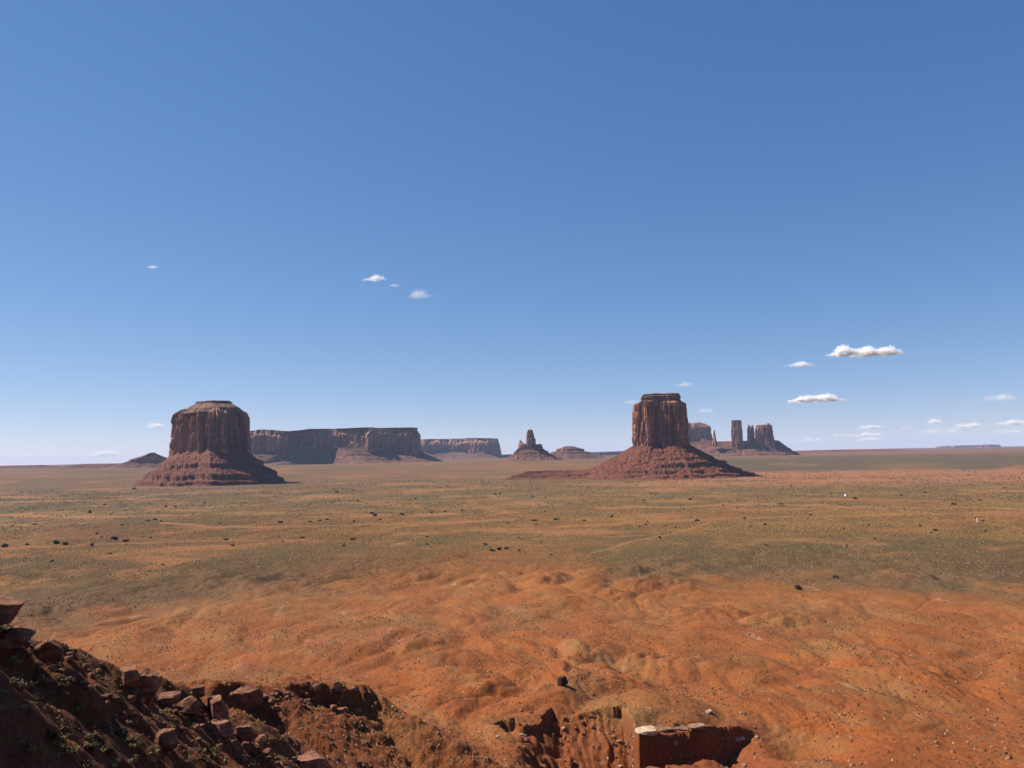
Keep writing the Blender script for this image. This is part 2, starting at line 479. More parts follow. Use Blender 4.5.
def ground_colours(X, Y, Z):
    R = np.hypot(X * 0.75, Y) + 1
    v = 456 + CAMZ * F / R                                  # how far down the view it lies
    lat = X / R                                             # -0.6 .. 0.6
    n1 = fbm(X / 140, Y / 140, 4, 71); n2 = fbm(X / 420, Y / 420, 4, 72); n3 = fbm(X / 45, Y / 45, 4, 73)
    lr = np.log(R) * 9
    nb = fbm(lat * 5, lr, 5, 74)                             # broad belts of plant cover
    fine = fbm(X / 22, Y / 130, 4, 75); str_ = fbm(lat * 16 + 0.8 * noise2(lat * 7, lr, 75), lr * 1.1, 5, 76)
    tr = sstep(520, 570, v)
    v = v + np.interp(lat, SB_X, SB_Y) * tr
    vv = v + (7 * nb + 4 * str_) * sstep(458, 520, v) + (16 * n1 + 9 * n3 + 14 * n2) * tr
    yy = np.array([455, 459, 463, 468, 474, 481, 488, 497, 506, 514, 521, 530, 540, 552, 566, 580, 600, 640, 700, 768, 1000])
    cc = np.array([
        [0.1170, 0.0589, 0.0341], [0.0851, 0.0518, 0.0269], [0.0957, 0.0572, 0.0276], [0.1148, 0.0589, 0.0293], [0.1223, 0.0572, 0.0269], [0.1116, 0.0572, 0.0244],
        [0.1010, 0.0572, 0.0228], [0.0978, 0.0563, 0.0211], [0.1105, 0.0572, 0.0204], [0.1382, 0.0643, 0.0211], [0.1446, 0.0643, 0.0204], [0.1275, 0.0625, 0.0195],
        [0.1083, 0.0620, 0.0188], [0.1181, 0.0592, 0.0179], [0.1477, 0.0573, 0.0154], [0.1654, 0.0545, 0.0137], [0.1753, 0.0526, 0.0133], [0.1791, 0.0498, 0.0120],
        [0.1791, 0.0470, 0.0107], [0.1753, 0.0442, 0.0099], [0.1575, 0.0376, 0.0086]])
    C = np.stack([np.interp(vv, yy, cc[:, k]) for k in range(3)], -1)
    def lay(mask, col):
        nonlocal C
        mk = np.clip(mask, 0, 1)[..., None]
        C = C * (1 - mk) + np.array(col) * mk
    farp = sstep(459, 466, v) * (1 - sstep(545, 575, v))
    # belts of bare soil, straw and green scrub over the plain
    lay(farp * sstep(0.05, 0.35, str_) * 0.6, (0.1302, 0.0640, 0.0306))
    lay(farp * sstep(0.02, 0.25, -str_) * 0.75, (0.0739, 0.0562, 0.0245))
    lay(farp * sstep(0.1, 0.5, fine) * 0.5, (0.1470, 0.0874, 0.0340))
    lay(farp * sstep(0.1, 0.5, -fine) * 0.5, (0.0714, 0.0484, 0.0231))
    # red earth and a dark green belt on the right in the distance
    right = sstep(0.12, 0.24, lat + 0.1 * nb)
    lay(right * sstep(468.5, 470.5, v + 1.5 * str_) * (1 - sstep(475.5, 477.5, v + 2 * str_)) * 0.9, (.062, .048, .030))
    lay(right * (1 - sstep(467.5, 470, v + 1.5 * str_)) * 0.8, (.125, .062, .048))
    lay(right * sstep(475.5, 477.5, v + 2 * str_) * (1 - sstep(486, 492, v + 6 * str_)) * 0.9, (.200, .080, .046))
    lay(right * sstep(475.5, 477.5, v) * (1 - sstep(486, 492, v)) * sstep(0.05, 0.35, fine) * 0.6, (.11, .045, .028))
    lay(right * sstep(475.5, 477.5, v) * (1 - sstep(486, 492, v)) * sstep(0.05, 0.35, -fine) * 0.5, (.24, .115, .07))
    C = C * (1 - (farp * sstep(0.1, -0.5, lat) * 0.22)[..., None]) * (1 - (farp * 0.08)[..., None])
    # dark scrub belt right of centre
    lay(sstep(533, 541, v + 8 * n1 + 4 * n3) * (1 - sstep(562, 586, v + 16 * n1 + 12 * n3 - 16 * sstep(0.25, 0.55, lat))) * sstep(0.05, 0.15, lat + 0.06 * n1 + 0.03 * n3) * 0.8, (0.0640, 0.0440, 0.0215))
    # grey green scrub on the left
    lay(sstep(536, 548, v + 6 * n3) * (1 - sstep(566, 600, v + 24 * n1 + 14 * n3)) * sstep(-0.10, -0.3, lat + 0.06 * n2) * 0.75, (0.0740, 0.0490, 0.0235))
    lay(belts(X, Y)[5] * (1 - sstep(545, 570, v)) * 0.65, (.185, .088, .042))
    # ochre grass stripes
    lay(sstep(0.05, 0.35, nb + 0.3 * fine) * sstep(488, 500, v) * (1 - sstep(535, 550, v)) * 0.55, (0.1554, 0.0874, 0.0272))
    # bare orange washes and tracks
    lay(sstep(0.12, 0.40, fbm(lat * 7 + 5 + 0.7 * noise2(lat * 5, lr, 80), lr * 0.9, 5, 79)) * sstep(470, 500, v) * (1 - sstep(540, 560, v)) * 0.7, (0.1722, 0.0780, 0.0354))
    wx_ = X + 14 * n3 + 0.35 * Y; wy_ = Y
    # thin plant cover and crusts over the badlands
    bad = sstep(558, 596, v + 20 * n1)
    lay(bad * sstep(0.0, 0.5, n1 + 0.5 * n3) * 0.5, (0.1360, 0.0640, 0.0225))
    lay(bad * sstep(0.1, 0.5, fbm(X / 60, Y / 60, 4, 81)) * 0.45, (0.1520, 0.0385, 0.0115))
    lay(bad * sstep(0.2, 0.5, fbm(X / 34, Y / 50, 4, 83)) * 0.55, (0.1974, 0.0842, 0.0326))
    lay(bad * sstep(0.1, 0.5, fbm(X / 9, Y / 16, 4, 84)) * 0.2, (0.1008, 0.0452, 0.0177))
    lay(bad * sstep(0.0, 0.3, fbm(wx_ / 22, wy_ / 75, 4, 86)) * 0.42, (.160, .071, .0235))
    lay(bad * sstep(0.08, 0.35, fbm(wx_ / 30, wy_ / 60, 4, 88)) * 0.4, (.152, .043, .0145))
    C = C * (1 - bad[..., None] * (1 - np.array([1.06, 1.17, 1.20])))
    lf = (sstep(505, 525, v) * (1 - bad) * (0.35 + 0.65 * sstep(0.1, -0.35, lat)))[..., None]
    C = C * (1 - lf * (1 - np.array([.86, .78, .72])))
    C = C * (1 - (farp * (1 - bad))[..., None] * (1 - np.array([1.16, 1.09, .82])))
    # chalky streaks
    lay(bad * sstep(0.40, 0.52, fbm(X / 16, Y / 60, 3, 85)) * 0.55, (0.2688, 0.1404, 0.0714))
    gl = sstep(-6, 6, X + 6 * n3) * (1 - sstep(84, 96, X + 6 * n3)) * sstep(232, 240, Y) * (1 - sstep(308, 318, Y + 8 * n3)) * sstep(1.0, 4.0, np.interp(R, PY, PZ) + 0.5 - Z)
    lay(gl * 0.8, (.165, .046, .0145))
    # soil of the near spur
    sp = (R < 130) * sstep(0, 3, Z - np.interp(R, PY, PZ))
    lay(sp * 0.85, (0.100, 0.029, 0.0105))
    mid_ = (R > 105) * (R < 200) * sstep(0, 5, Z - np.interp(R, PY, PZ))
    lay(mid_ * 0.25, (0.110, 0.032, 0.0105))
    lay(sp * sstep(0.0, 0.4, fbm(X / 3, Y / 3, 4, 87)) * 0.5, (0.1092, 0.0530, 0.0204))
    return C

def build_ground():
    th_f = np.linspace(-0.80, 0.80, 1260)
    th_b = np.linspace(0.80, 2 * math.pi - 0.80, 90)[1:-1]
    th = np.concatenate([th_f, th_b])
    r = np.concatenate([np.linspace(1.5, 26, 50), np.linspace(26, 130, 330)[1:], np.linspace(130, 380, 480)[1:],
                        np.geomspace(380, 900, 240)[1:], np.geomspace(900, 4500, 230)[1:], np.geomspace(4500, 42000, 130)[1:]])
    TH, RR = np.meshgrid(th, r)
    X = RR * np.sin(TH); Y = RR * np.cos(TH)
    Z = terrain(X.ravel(), Y.ravel()).reshape(X.shape)
    C = ground_colours(X, Y, Z)
    V = np.stack([X, Y, Z], -1).reshape(-1, 3)
    nr, nt_ = X.shape
    i = np.arange(nr - 1)[:, None] * nt_; j = np.arange(nt_)[None, :]; j2 = (j + 1) % nt_
    Fq = np.stack([i + j, i + nt_ + j, i + nt_ + j2, i + j2], -1).reshape(-1, 4)[:, ::-1]
    V = np.vstack([V, [[0, 0, 108.4]]]); c = len(V) - 1
    tri = np.stack([np.full(nt_, c), (np.arange(nt_) + 1) % nt_, np.arange(nt_)], -1)
    Cc = np.vstack([C.reshape(-1, 3), [[.4, .1, .03]]])
    me = mesh_np("ground", V, [Fq, tri], True, Cc)
    g = link("ground", me, M_GROUND)
    tag(g, "red desert ground with badland mounds and scrub plain", kind="structure")
    return g
build_ground()

# ------------------------------------------------------------------ haze
HAZE_TOP = 470.0
def build_haze():
    s = 46000.0; b = -40.0
    V = np.array([[x, y, z] for z in (b, HAZE_TOP) for y in (-s, s) for x in (-s, s)], float)
    Fq = np.array([[0, 2, 3, 1], [4, 5, 7, 6], [0, 1, 5, 4], [2, 6, 7, 3], [0, 4, 6, 2], [1, 3, 7, 5]])
    me = mesh_np("haze", V, Fq, False)
    mt = bpy.data.materials.new("haze_air"); mt.use_nodes = True
    n = mt.node_tree.nodes; l = mt.node_tree.links
    n.remove(n["Principled BSDF"])
    pv = n.new("ShaderNodeVolumePrincipled")
    pv.inputs["Color"].default_value = (0.46, 0.62, 0.93, 1)
    pv.inputs["Density"].default_value = 1.35e-5
    pv.inputs["Anisotropy"].default_value = 0.0
    l.new(pv.outputs[0], n["Material Output"].inputs["Volume"])
    tag(link("haze", me, mt), "thin blue desert haze", kind="stuff")
build_haze()

# ------------------------------------------------------------------ rock landforms
class Frame:
    """plan axes at a landform: u to the right, v away from the viewer, one unit = one pixel of the photograph"""
    def __init__(s, xc, D):
        d = ray(xc, 456); a = math.atan2(d[0], 1)
        s.xc, s.D, s.a = xc, D, a
        s.o = np.array([d[0] * D, D])
        s.R = np.array([math.cos(a), -math.sin(a)]); s.V = np.array([math.sin(a), math.cos(a)])
        s.k = D * math.cos(a) / F
        s.base = (s.o[0], s.o[1], 0)
    def xy(s, uv):
        uv = np.asarray(uv, float) * s.k
        return uv[..., :1] * s.R + uv[..., 1:] * s.V          # relative to the landform's own origin
    def z(s, y, x=None):
        return zpx(s.xc if x is None else x, y, s.D)

def resample(P, M):
    P = np.asarray(P, float); Q = np.vstack([P, P[:1]])
    L = np.concatenate([[0], np.cumsum(np.hypot(*np.diff(Q, axis=0).T))])
    t = np.linspace(0, L[-1], M, endpoint=False)
    return np.stack([np.interp(t, L, Q[:, 0]), np.interp(t, L, Q[:, 1])], -1), t, L[-1]

def smooth_loop(P, k):
    for _ in range(k):
        P = 0.5 * P + 0.25 * (np.roll(P, 1, 0) + np.roll(P, -1, 0))
    return P

def tower(fr, outline, prof, M=320, rows=90, seed=1, col=18.0, amp=5.0, crack=6.0, strata=1.2, topvar=0.0, centre=None, soft=3, buttress=0.0):
    """a cliff: plan outline (pixel units, either winding) swept up a profile of (z, scale)"""
    O = np.asarray(outline, float)
    area = 0.5 * np.sum(O[:, 0] * np.roll(O[:, 1], -1) - np.roll(O[:, 0], -1) * O[:, 1])
    if area < 0: O = O[::-1]
    P, s, L = resample(fr.xy(O), M)
    P = smooth_loop(P, soft)
    c = P.mean(0) if centre is None else fr.xy(np.array([centre]))[0]
    Tn = np.roll(P, -1, 0) - np.roll(P, 1, 0)
    Nn = np.stack([Tn[:, 1], -Tn[:, 0]], -1); Nn /= np.linalg.norm(Nn, axis=1)[:, None] + 1e-9
    zs = np.array([p[0] for p in prof], float); sc = np.array([p[1] for p in prof], float)
    # more rows where the profile turns
    t = np.linspace(0, 1, rows)
    Lp = np.concatenate([[0], np.cumsum(np.hypot(np.diff(zs), np.diff(sc) * np.ptp(P[:, 0]) * 0.5))]); Lp /= Lp[-1]
    Zr = np.interp(t, Lp, zs); Sr = np.interp(t, Lp, sc)
    ins = np.interp(t, Lp, [(p[2] if len(p) > 2 else 0.0) * fr.k for p in prof])
    ang = s / L * 2 * math.pi
    rad = L / (2 * math.pi)
    cx, cy = np.cos(ang) * rad, np.sin(ang) * rad
    bn = noise2(cx / (col * 2.6), cy / (col * 2.6), seed + 44)
    big = buttress * (np.minimum(np.abs(bn) * 2.2, 1.0) ** 0.6 - 0.7)
    V = []
    for k in range(rows):
        z = Zr[k]
        q = z / 9.0
        d = amp * fbm(cx / (col * 2.2) + q / col * 0.9, cy / (col * 2.2) - q / col * 0.4, 3, seed)
        r = np.abs(noise2(cx / col + q / col * 0.5, cy / col, seed + 40))
        gate = 0.25 + 0.75 * sstep(-0.2, 0.25, noise2(ang * rad / (col * 2.5), np.full(M, z / 55.0), seed + 45))
        d = d - crack * gate * np.exp(-(r / 0.12) ** 2)
        d = d - crack * 0.40 * sstep(0.08, 0.2, noise2(ang * rad / (col * 1.1), np.full(M, z / 120.0), seed + 46))
        d = d + crack * 0.30 * sstep(0.10, 0.22, noise2(ang * rad / (col * 0.7), np.full(M, z / 85.0), seed + 47))
        r = np.abs(noise2(cx / col * 2.6, cy / col * 2.6 + q / col, seed + 41))
        d = d - crack * 0.4 * np.exp(-(r / 0.16) ** 2)
        d = d + strata * (noise2(np.full(M, z / 7.0), cx / (col * 12), seed + 50) + 0.6 * noise2(cx / 14, z / 8.0 + cy / 14, seed + 51))
        f = min(1.0, Sr[k] * 1.4)
        d = d + big * (1 - 0.5 * ins[k] / (ins.max() + 1e-6)) - ins[k]
        p = c + (P - c) * Sr[k] + Nn * (d * f)[:, None]
        zz = z + topvar * noise2(cx / (col * 3), cy / (col * 3), seed + 60) * sstep(zs[0], zs[-1], z)
        V.append(np.column_stack([p, zz if np.ndim(zz) else np.full(M, zz)]))
    # close the top with a slightly uneven cap
    top = V[-1]
    for fct in (0.8, 0.5, 0.2):
        q = top.copy(); q[:, :2] = c + (top[:, :2] - c) * fct
        q[:, 2] = top[:, 2].mean() + (top[:, 2] - top[:, 2].mean()) * fct + 0.6 * strata * noise2(q[:, 0] / 25, q[:, 1] / 25, seed + 70) + strata
        V.append(q)
    nrow = len(V)
    V = np.vstack(V)
    i = np.arange(nrow - 1)[:, None] * M; j = np.arange(M)[None, :]; j2 = (j + 1) % M
    Fq = np.stack([i + j, i + j2, i + M + j2, i + M + j], -1).reshape(-1, 4)
    V = np.vstack([V, [[c[0], c[1], V[-M:, 2].mean()]], [[c[0], c[1], zs[0]]]])
    a = len(V) - 2; b = len(V) - 1
    jj = np.arange(M); jn = (jj + 1) % M
    t1 = np.stack([np.full(M, a), (nrow - 1) * M + jj, (nrow - 1) * M + jn], -1)
    t2 = np.stack([np.full(M, b), jn, jj], -1)
    return V, [Fq, np.vstack([t1, t2])]

def polar_r(P, c, th):
    """radius of a star-shaped polygon seen from c at angles th"""
    P = np.asarray(P, float) - c
    Q, _, _ = resample(P, 2000)
    a = np.arctan2(Q[:, 1], Q[:, 0]); o = np.argsort(a)
    return np.interp(th, a[o], np.hypot(Q[o, 0], Q[o, 1]), period=2 * math.pi)

def talus(fr, inner, outer, z_in, z_out, M=420, rows=110, seed=1, power=1.25, gully=7.0, ledges=(), rough=2.0, centre=(0, 0), zin_fn=None):
    """rubble slope from an inner to an outer plan outline, with broken ledges"""
    c = fr.xy(np.array([centre]))[0]
    th = np.linspace(-math.pi, math.pi, M, endpoint=False)
    ri = polar_r(fr.xy(inner), c, th); ro = polar_r(fr.xy(outer), c, th)
    ker = 9
    ro = np.convolve(np.concatenate([ro[-ker:], ro, ro[:ker]]), np.ones(2 * ker + 1) / (2 * ker + 1), 'valid')
    ro = np.maximum(ro * (1 + 0.05 * noise2(np.cos(th) * 4, np.sin(th) * 4, seed)), ri * 1.03)
    gx = fr.o[0] + c[0] + np.cos(th) * ro; gy = fr.o[1] + c[1] + np.sin(th) * ro
    z_out = np.minimum(z_out, terrain(gx, gy) - 4)
    t = np.linspace(0, 1, rows)
    T, TH = np.meshgrid(t, th, indexing='ij')
    RR = ri + (ro - ri) * T
    zi = np.full(M, z_in) if zin_fn is None else zin_fn(th)
    Z = z_out + (zi - z_out) * (1 - T) ** power
    X = np.cos(TH) * RR; Y = np.sin(TH) * RR
    env = np.sin(np.clip(T, 0, 1) * math.pi) ** 0.6
    rm = ro.mean()
    g = np.abs(noise2(np.cos(TH) * 7, np.sin(TH) * 7 + T * 0.6, seed + 5)) * 2 + np.abs(noise2(np.cos(TH) * 17, np.sin(TH) * 17 + T, seed + 6))
    wob = 0.5 * noise2(X / 90, Y / 90, seed + 4)
    g = np.abs(noise2(np.cos(TH + 0.12 * wob) * 6, np.sin(TH + 0.12 * wob) * 6 + T * 0.6, seed + 5)) * 2 + 0.5 * np.abs(noise2(np.cos(TH) * 15, np.sin(TH) * 15 + T * 1.5, seed + 6))
    Z = Z - gully * 0.55 * (g - 0.6) * env * (0.4 + 0.6 * T)
    Z = Z + env * gully * 0.9 * fbm(X / 55, Y / 55, 4, seed + 7)
    for (zl, h, cover) in ledges:
        zk = zl + 9 * noise2(np.cos(TH) * 2, np.sin(TH) * 2, seed + 9) + 3 * noise2(np.cos(TH) * 12, np.sin(TH) * 12, seed + 10)
        mk = sstep(-0.25, 0.1, noise2(np.cos(TH) * 4 + zl, np.sin(TH) * 4, seed + 11) + cover)
        d = Z - zk
        Z = Z + mk * h * (sstep(-0.8, 0.8, d) - sstep(-h * 2.2, h * 1.4, d))
    Z = Z + rough * 1.5 * (0.3 + env) * fbm(X / 14, Y / 14, 4, seed + 12) + rough * 0.5 * np.maximum(noise2(X / 7, Y / 7, seed + 13) - 0.25, 0) * 4 * env
    V = np.stack([X + c[0], Y + c[1], Z], -1).reshape(-1, 3)
    i = np.arange(rows - 1)[:, None] * M; j = np.arange(M)[None, :]; j2 = (j + 1) % M
    Fq = np.stack([i + j, i + M + j, i + M + j2, i + j2], -1).reshape(-1, 4)
    V = np.vstack([V, [[c[0], c[1], zi.mean() + 3]]]); a = len(V) - 1
    jj = np.arange(M); jn = (jj + 1) % M
    return V, [Fq, np.stack([np.full(M, a), jj, jn], -1)]

def part(name, vf, mat, root):
    return link(name, mesh_np(name, vf[0], vf[1], True), mat, root)

def rect(u0_, u1_, v0_, v1_):
    return [(u0_, v0_), (u1_, v0_), (u1_, v1_), (u0_, v1_)]

def grow(P, k):
    P = np.asarray(P, float); c = P.mean(0); d = P - c
    return c + d * (1 + k / np.linalg.norm(d, axis=1))[:, None]

# --- the wide butte on the left
def left_butte():
    f = Frame(208, 3900)
    root = thing("sandstone_butte", "broad red butte on the left, half sunlit and half dark, on a ledged rubble cone", "butte", f.base)
    O = [(-38, 58), (-35, 42), (-17, 4), (1, -32), (8, -32), (26, -20), (38, -8), (40, 16), (34, 36), (0, 60), (-28, 70)]
    z = f.z
    part("cliff", tower(f, O, [(z(460), 1.04), (z(448), 1.02), (z(430), 0.985), (z(420), 0.97), (z(416.5), 0.955), (z(413.4), 0.93), (z(411), 0.88), (z(408.8), 0.79), (z(407), 0.66)], 800, 120, 3, 21, 8, 22, 1.6, 0, None, 2, 42), M_CLIFF, root)
    C = [(-17, 16), (-10, -2), (2, -15), (10, -15), (24, -10), (27, 4), (22, 20), (0, 30), (-14, 30)]
    part("caprock", tower(f, C, [(z(413), 1.38), (z(409.5), 1.30), (z(407.6), 1.20), (z(405.8), 1.09), (z(404.4), 0.98), (z(404), 0.87), (z(402.4), 0.86), (z(401.2), 0.82)], 320, 60, 8, 16, 3, 3, 2.2, 3.0), M_CAP, root)
    p = [(36, 0), (41, -2), (43, 6), (38, 10)]
    part("pinnacle", tower(f, p, [(z(446), 1.0), (z(428), 0.9), (z(421), 0.85), (z(417.5), 0.8), (z(416), 0.45)], 90, 40, 12, 10, 2, 2, 1.0), M_CLIFF, root)
    out = [(-84, 40), (-80, 0), (-52, -46), (0, -84), (50, -76), (82, -36), (90, 10), (80, 70), (0, 120), (-76, 100)]
    part("talus", talus(f, grow(O, -4), out, z(448.5), z(484.5) - 6, 640, 140, 21, 1.12, 7, ((z(457), 10, 0.0), (z(464.5), 20, 0.3), (z(475.5), 24, 0.45), (z(481.5), 17, 0.35)), 4.6, (0, 12)), M_TALUS, root)
    root["category"] = "butte"
left_butte()

# --- the tall butte right of centre
def right_butte():
    f = Frame(661, 3600)
    root = thing("sandstone_butte", "tall dark butte with notched flat top on a wide red rubble cone", "butte", f.base)
    z = f.z
    O = [(-26, 12), (-25, -2), (-18, -14), (-9, -16), (-6, -13), (2, -12), (6, -15), (14, -17), (22, -13), (26, -4), (27, 16), (18, 30), (-16, 30)]
    part("cliff", tower(f, O, [(z(454), 1.08), (z(446), 1.04), (z(430), 1.0), (z(412), 0.955), (z(404), 0.93), (z(402.5), 0.88), (z(402), 0.80)], 800, 110, 31, 17, 8, 16, 1.4, 0, None, 2, 22), M_CLIFF, root)
    C = [(-19, 6), (-18, -8), (-8, -12), (6, -11), (17, -11), (22, -4), (22, 14), (10, 24), (-14, 20)]
    part("caprock", tower(f, C, [(z(408), 1.02), (z(401), 1.0), (z(400), 0.94), (z(398.6), 0.97), (z(396.6), 0.98), (z(396), 0.9), (z(394.6), 0.92), (z(394), 0.84)], 360, 70, 35, 18, 4, 5, 2.6, 2.0), M_CAP, root)
    out = [(-112, 6), (-84, -30), (-46, -66), (0, -84), (44, -74), (78, -44), (104, -6), (114, 34), (70, 84), (0, 110), (-60, 80)]
    part("talus", talus(f, grow(O, -3), out, z(442.0), z(477) - 5, 640, 150, 37, 1.55, 6, ((z(452), 9, -0.1), (z(459), 11, 0.0), (z(464.5), 17, 0.15), (z(471), 13, 0.1), (z(475), 9, 0.2)), 4.8, (0, 8)), M_TALUS, root)
right_butte()

# --- the low red bench reaching left from the right butte
def red_bench():
    f = Frame(572, 3650)
    V, Fq = talus(f, rect(-46, 62, 2, 14), [(-98, 2), (-66, -8), (-14, -15), (40, -22), (86, -22), (98, 10), (60, 40), (-20, 34), (-66, 14)], f.z(470.5), f.z(480) - 3, 420, 60, 44, 1.1, 2.5, ((f.z(475), 7, 0.3),), 2.2, (14, 6))
    o = link("red_bench", mesh_np("red_bench", V, Fq), M_TALUS, None, f.base)
    tag(o, "low dark red rocky bench stretching left from the foot of the tall butte", "rock bench")
red_bench()

# --- the long mesa behind
def long_mesa():
    f = Frame(332, 8200)
    root = thing("long_mesa", "long flat-topped blue-shadowed mesa behind the broad left butte", "mesa", f.base)
    z = f.z
    O = [(-96, 30), (-92, 6), (-76, -2), (-60, -4), (-48, -8), (-44, 4), (-38, 18), (-8, 22), (14, 16), (30, 4), (36, -10), (44, -10), (48, 2), (64, 8), (78, 2), (88, 0), (92, 12), (94, 44), (50, 62), (-60, 60)]
    def zt(y): return z(y)
    V, Fq = tower(f, O, [(z(458), 1.0, -0.6), (z(450), 1.0, -0.3), (z(438), 1.0, 0), (z(434.2), 1.0, 0.4), (z(433.8), 1.0, 1.2), (z(430.6), 1.0, 4.6), (z(429.6), 1.0, 4.9), (z(429.2), 1.0, 6.0), (z(428.0), 1.0, 6.4)], 1000, 100, 51, 40, 12, 24, 2.0, 5.0, None, 2, 16)
    # the left third stands lower than the rest
    u = (V[:, :2] @ f.R) / f.k
    top = z(434)
    drop = 2.8 * f.k * (1 - sstep(-34, -20, u)) * (1 - 0.75 * (sstep(-78, -74, u) * (1 - sstep(-62, -57, u))))
    w = np.clip((V[:, 2] - z(440)) / (z(428.4) - z(440)), 0, 1)
    V[:, 2] -= drop * w
    part("cliff", (V, Fq), M_CLIFF, root)
    out = [(-130, 20), (-104, -24), (-60, -34), (-30, -12), (0, -8), (20, -30), (40, -42), (60, -24), (84, -36), (112, -16), (124, 40), (60, 96), (-80, 96)]
    part("talus", talus(f, grow(O, -10), out, z(448.0), z(464) - 12, 700, 100, 55, 1.2, 12, ((z(455), 14, 0.1), (z(460), 12, 0.1)), 5.0, (0, 18)), M_FAR_TALUS, root)
long_mesa()

def far_mesa():
    f = Frame(455, 12500)
    root = thing("far_mesa", "hazy blue flat mesa in the distance between the long mesa and the spire", "mesa", f.base)
    z = f.z
    O = [(-60, 30), (-56, 8), (-30, 2), (-10, 8), (10, 6), (24, -2), (34, -4), (38, 4), (44, 14), (48, 40), (0, 50)]
    part("cliff", tower(f, O, [(z(460), 1.02, -0.5), (z(452), 1.0, 0), (z(445), 1.0, 0.8), (z(443.4), 1.0, 1.4), (z(440.4), 1.0, 5), (z(439.6), 1.0, 5.4), (z(438.6), 1.0, 5.8)], 500, 60, 61, 70, 18, 26, 4, 8, None, 3, 16), M_CLIFF, root)
    out = [(-90, 20), (-60, -16), (0, -22), (36, -26), (60, -4), (64, 50), (0, 80), (-70, 60)]
    part("talus", talus(f, grow(O, -8), out, z(449.5), z(461) - 15, 300, 50, 65, 1.3, 16, (), 5, (0, 18)), M_FAR_TALUS, root)
far_mesa()

def spire():
    f = Frame(531, 7000)
    root = thing("spire_rock", "ragged rock spire with two lower shoulders on a small mound in the centre distance", "rock spire", f.base)
    z = f.z
    part("spire", tower(f, [(-4.4, 2), (-3.6, -3), (2, -3.5), (4.6, -1), (4.6, 4), (0, 6), (-3.6, 5)], [(z(452), 1.12), (z(446), 1.04), (z(438.6), 1.02), (z(438.2), 0.86), (z(434.6), 0.84), (z(434.2), 0.70), (z(431.5), 0.64), (z(429.8), 0.5)], 160, 70, 71, 20, 6, 9, 3, 9.0, (-1, 1)), M_CLIFF, root)
    part("rock_shoulder", tower(f, [(-13, 2), (-11, -2), (-5, -3), (-3, 2), (-8, 5)], [(z(452), 1.1), (z(446), 1.0), (z(444), 0.75), (z(442.5), 0.35), (z(440.6), 0.22)], 120, 40, 72, 20, 5, 5, 2, 6, (-11, 1)), M_CLIFF, root)
    part("rock_shoulder", tower(f, [(3, 2), (4, -3), (10, -3), (12, 2), (8, 5)], [(z(452), 1.1), (z(447), 0.95), (z(444.6), 0.8)], 120, 40, 73, 20, 5, 5, 2, 4), M_CLIFF, root)
    part("talus", talus(f, rect(-12, 10, -2, 6), [(-32, 4), (-24, -14), (-8, -28), (12, -28), (26, -16), (40, 6), (20, 26), (-20, 26)], z(447.5), z(460) - 8, 300, 80, 75, 1.5, 14, ((z(450), 10, 0.0), (z(453), 16, 0.3), (z(456.5), 10, 0.2)), 5, (0, 2)), M_FAR_TALUS, root)
spire()

def dome():
    f = Frame(568, 9000)
    V, Fq = talus(f, rect(-3, 6, -2, 6), [(-40, 4), (-24, -12), (0, -20), (24, -14), (46, 6), (20, 30), (-20, 26)], f.z(446.3), f.z(459) - 8, 260, 60, 81, 1.0, 8, ((f.z(449.5), 22, 0.6), (f.z(453), 14, 0.3)), 3, (0, 3))
    o = link("dome_hill", mesh_np("dome_hill", V, Fq), M_FAR_TALUS, None, f.base)
    tag(o, "low rounded red hill with a flat top just right of the central spire", "hill", None, "structure")
dome()

